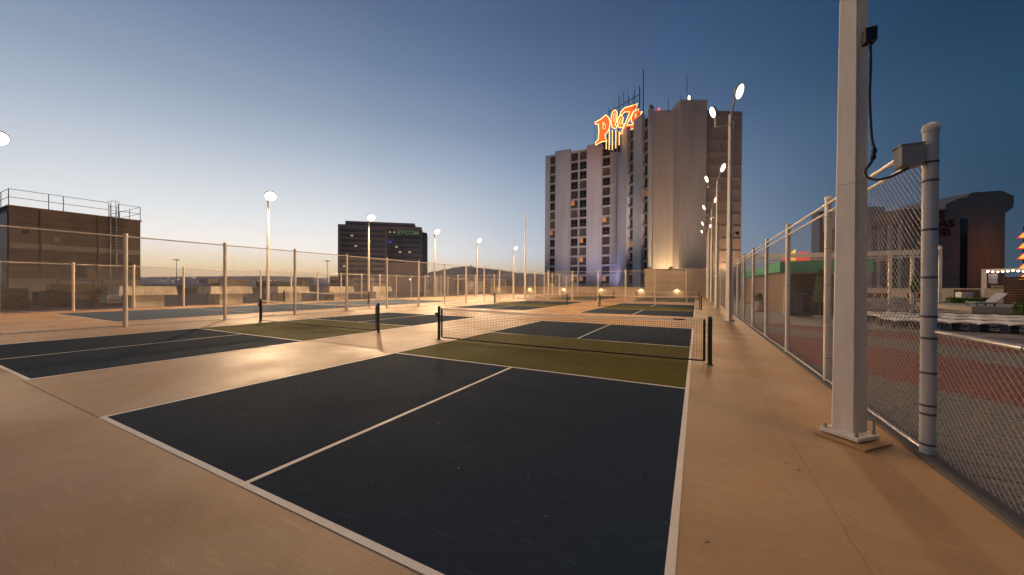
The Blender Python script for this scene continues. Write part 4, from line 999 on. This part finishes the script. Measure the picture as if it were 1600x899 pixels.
for r_, y in enumerate((17.3, 19.5, 21.7)):
    for i in range(12):
        loc = (13.2+r_*.3+i*.71, y-i*.02, 0); lab = ['white flat sun lounger in the front row behind the fence', 'white flat sun lounger in the middle row behind the fence', 'white flat sun lounger in the back row behind the fence'][r_]
        if first_: lg.location = loc; first_ = False
        else: dup(lg, loc, label=lab)
pf = struct(MB().box(22.5, 33.8, 0, 42, 41, .32).build('raised_deck', 'beige'), 'beige edged raised deck with reclined loungers')
def recliner(loc, rz, label):
    l = thing('reclined_lounger', label, 'sun lounger', loc, rz, 'reclined loungers on the raised deck')
    MB().box(-.33, 0, .22, .33, 1.2, .27).build('seat', 'sling', l); MB().obox((-.33, 1.2, .24), (.66, 0, 0), (0, .62, .62), (0, -.04, .04)).build('backrest', 'sling', l)
    for x in (-.31, .27):
        for y in (.1, 1.1): MB().box(x, y, 0, x+.04, y+.05, .22).build('leg', 'lframe', l)
recliner((23.1, 35.3, .32), R(-75), 'reclined white lounger on the raised deck, nearer to the frame post'); recliner((23.5, 36.2, .32), R(-75), 'reclined white lounger on the raised deck, farther back'); recliner((25.0, 34.8, .32), R(-75), 'reclined white lounger cut by the right picture edge')
def hedge(x0, y0, x1, y1, z0_, z1_, label, seed):
    h_ = thing('hedge', label, 'hedge', (0, 0, 0))
    leaves(1400, lambda q: (q.uniform(x0, x1), q.uniform(y0, y1), q.uniform(z0_, z1_)), .12, 'hedge', 'foliage', h_, seed)
    MB().box(x0+.08, y0+.08, z0_-.05, x1-.08, y1-.08, z1_-.1).build('core', 'hedge', h_)
hedge(24.6, 41.05, 27.2, 41.75, .32, .75, 'low green hedge behind the raised deck near the white cabinet', 1); hedge(24.2, 33.0, 27, 33.7, .05, .62, 'bright green hedge at the right picture edge before the deck', 2); hedge(19, 50, 26, 51, .1, .5, 'green planting strip below the row of red chairs', 5)
struct(MB().box(17, 48.6, 0, 27.2, 49.4, .42).build('white_kerb', 'white_old'), 'long white planter kerb seen through the fence')
RG = 'row of red chairs by the planting strip'
rc = thing('red_chair', 'red chair in the row behind the green planting strip', 'chair', (19.6, 51.8, 0), 0, RG); MB().box(-.24, -.24, .4, .24, .24, .46).build('seat', 'redchair', rc); MB().obox((-.24, .2, .46), (.48, 0, 0), (0, .05, 0), (0, .1, .5)).build('backrest', 'redchair', rc)
for x in (-.22, .18):
    for y in (-.22, .18): MB().box(x, y, 0, x+.04, y+.04, .4).build('leg', 'redchair', rc)
for i in range(1, 9): dup(rc, (19.6+i*.62, 51.8, 0))
for i in range(2): dup(rc, (26.4+i*.7, 51.6, 0), label='one of two red chairs apart from the row beside a white post')
struct(MB().box(13, 29.5, -.004, 24, 33, .04).build('pool_water', 'water'), 'grey still pool water behind the lounger rows')
lwz = thing('beige_wall', 'low beige wall behind the white framed cabana', 'wall', (0, 0, 0))
MB().obox((20.0, 62.0, 0), (15.5, -6.6, 0), (.1, .24, 0), (0, 0, 1.45)).build('wall', 'beige', lwz); MB().obox((19.9, 61.93, 1.45), (15.7, -6.68, 0), (.16, .38, 0), (0, 0, .08)).build('coping', 'beige', lwz)
dk = thing('wooden_gate', 'dark brown wooden gate set in the low beige wall', 'gate', (32.6, 56.5, 0), math.atan2(-6.6, 15.5))
for i in range(6): MB().box(-.9+i*.3, -.08, 0, -.62+i*.3, -.02, 1.36).build('plank', 'wood_dark', dk)
MB().box(-.9, -.1, 1.1, .88, -.081, 1.2).build('rail', 'wood_dark', dk)
wc = thing('white_cabinet', 'white towel cabinet in front of the brown gate', 'cabinet', (30.6, 52.5, 0), R(20)); MB().bbox(-.55, -.3, .08, .55, .3, 1.15, .02).build('body', 'white_old', wc); MB().box(-.5, -.27, 0, .5, .27, .08).build('plinth', 'lframe', wc); MB().box(-.5, -.32, .15, -.02, -.3, 1.1).build('door', 'white', wc); MB().box(.02, -.32, .15, .5, -.3, 1.1).build('door', 'white_old', wc)
cbn = thing('cabana_frame', 'white cabana frame hung with string lights', 'cabana', (32.4, 53.6, 0), R(-28))
for x, y in ((0, 0), (3.6, 0), (7.2, 0), (0, 3.4), (3.6, 3.4), (7.2, 3.4)): MB().box(x-.10, y-.10, 0, x+.10, y+.10, 3.35).build('post', 'white_old', cbn)
MB().box(-.1, -.08, 3.35, 7.4, .08, 3.52).build('beam', 'white_old', cbn); MB().box(-.1, 3.32, 3.35, 7.4, 3.48, 3.52).build('beam', 'white_old', cbn)
for x in (0, 3.6, 7.2): MB().box(x-.07, .081, 3.35, x+.07, 3.319, 3.5).build('rafter', 'white_old', cbn)
pn = thing('poster_board', 'pale notice board hanging under the cabana beam', 'board', (32.75, 53.55, 2.05), R(-28)); MB().box(0, 0, 0, .55, .04, .95).build('panel', mat('grey_notice', (.40, .40, .44), .6), pn); MB().box(-.03, -.01, -.04, .58, .05, -.002).box(-.03, -.01, .952, .58, .05, .99).build('frame', 'wframe', pn)
sl_ = thing('string_lights', 'string of warm bulbs along the cabana beam', 'string lights', (32.4, 53.6, 0), R(-28))
cpth = [(x*.3, -.12, 3.38-.10*abs(math.sin(x*.3*math.pi/1.8))) for x in range(26)]
MB().tube(cpth, .012, 4).build('cable', 'black', sl_)
bm_ = MB().lathe([(.02, -.16), (.085, -.10), (.085, -.05), (.02, 0)], 8).mesh('bulb', 'bulb', True)
for x in range(1, 25): link('bulb', bm_, sl_, (cpth[x][0], -.12, cpth[x][2]))
ww = thing('wooden_screen', 'brown horizontal plank screen at the right picture edge', 'screen', (31.75, 49.5, 0), R(-14))
for i in range(11): MB().box(0, -.04, .05+i*.235, 5.5, .02, .05+i*.235+.215).build('plank', 'wood', ww)
for x in (.05, 2.7, 5.3): MB().box(x, .021, 0, x+.12, .12, 2.64).build('post', 'wood_dark', ww)
cw = thing('beige_cabin', 'beige cabin wall between the cabana posts', 'cabin', (34.8, 57.2, 0), R(-25)); MB().box(0, 0, 0, 4.2, 3, 1.75).build('wall', 'beige', cw); MB().box(-.06, -.06, 1.75, 4.26, 3.06, 1.84).build('roof', 'beige', cw); MB().box(.1, -.03, 0, .9, 0, 1.65).build('doorway', 'wood_dark', cw)

# thin evening haze over the valley
hz = MB().box(-17800, -17800, -22, 17800, 17800, 620).mesh('haze', [])
hm = bpy.data.materials.new('haze'); hm.use_nodes = True; hq = hm.node_tree; hq.nodes.clear()
pv = hq.nodes.new('ShaderNodeVolumePrincipled'); pv.inputs['Density'].default_value = HAZE; pv.inputs['Color'].default_value = (.90, .91, .95, 1); pv.inputs['Anisotropy'].default_value = .2
ho_ = hq.nodes.new('ShaderNodeOutputMaterial'); hq.links.new(pv.outputs[0], ho_.inputs['Volume'])
hz.materials.append(hm); struct(link('haze', hz), 'thin evening haze over the valley', 'stuff')

# small litter on the nearest court
db = MB(); r_ = random.Random(21)
pts_l = [(3.62, 1.70), (5.97, .42), (5.95, .10), (6.02, 1.05), (6.3, .15), (4.4, 1.0), (5.3, .75), (5.1, 2.6), (2.2, 2.1), (6.9, 2.4), (7.2, 1.0), (5.6, -.2)]
pts_l += [(r_.uniform(1, 6), r_.uniform(.2, 4.4)) for _ in range(8)]+[(r_.uniform(6.2, 7.9), r_.uniform(-1, 5)) for _ in range(9)]
for x, y in pts_l:
    a = r_.uniform(0, 6.28); s_ = r_.uniform(.008, .026); c_, q_ = math.cos(a)*s_, math.sin(a)*s_
    db.add([(x-c_, y-q_, .010), (x+q_*.5, y-c_*.5, .016), (x+c_, y+q_, .011), (x-q_*.5, y+c_*.5, .018)], [(0, 1, 2, 3)])
struct(db.build('leaf_litter', 'leafdry'), 'a few dry leaf scraps on the foreground court', 'stuff')
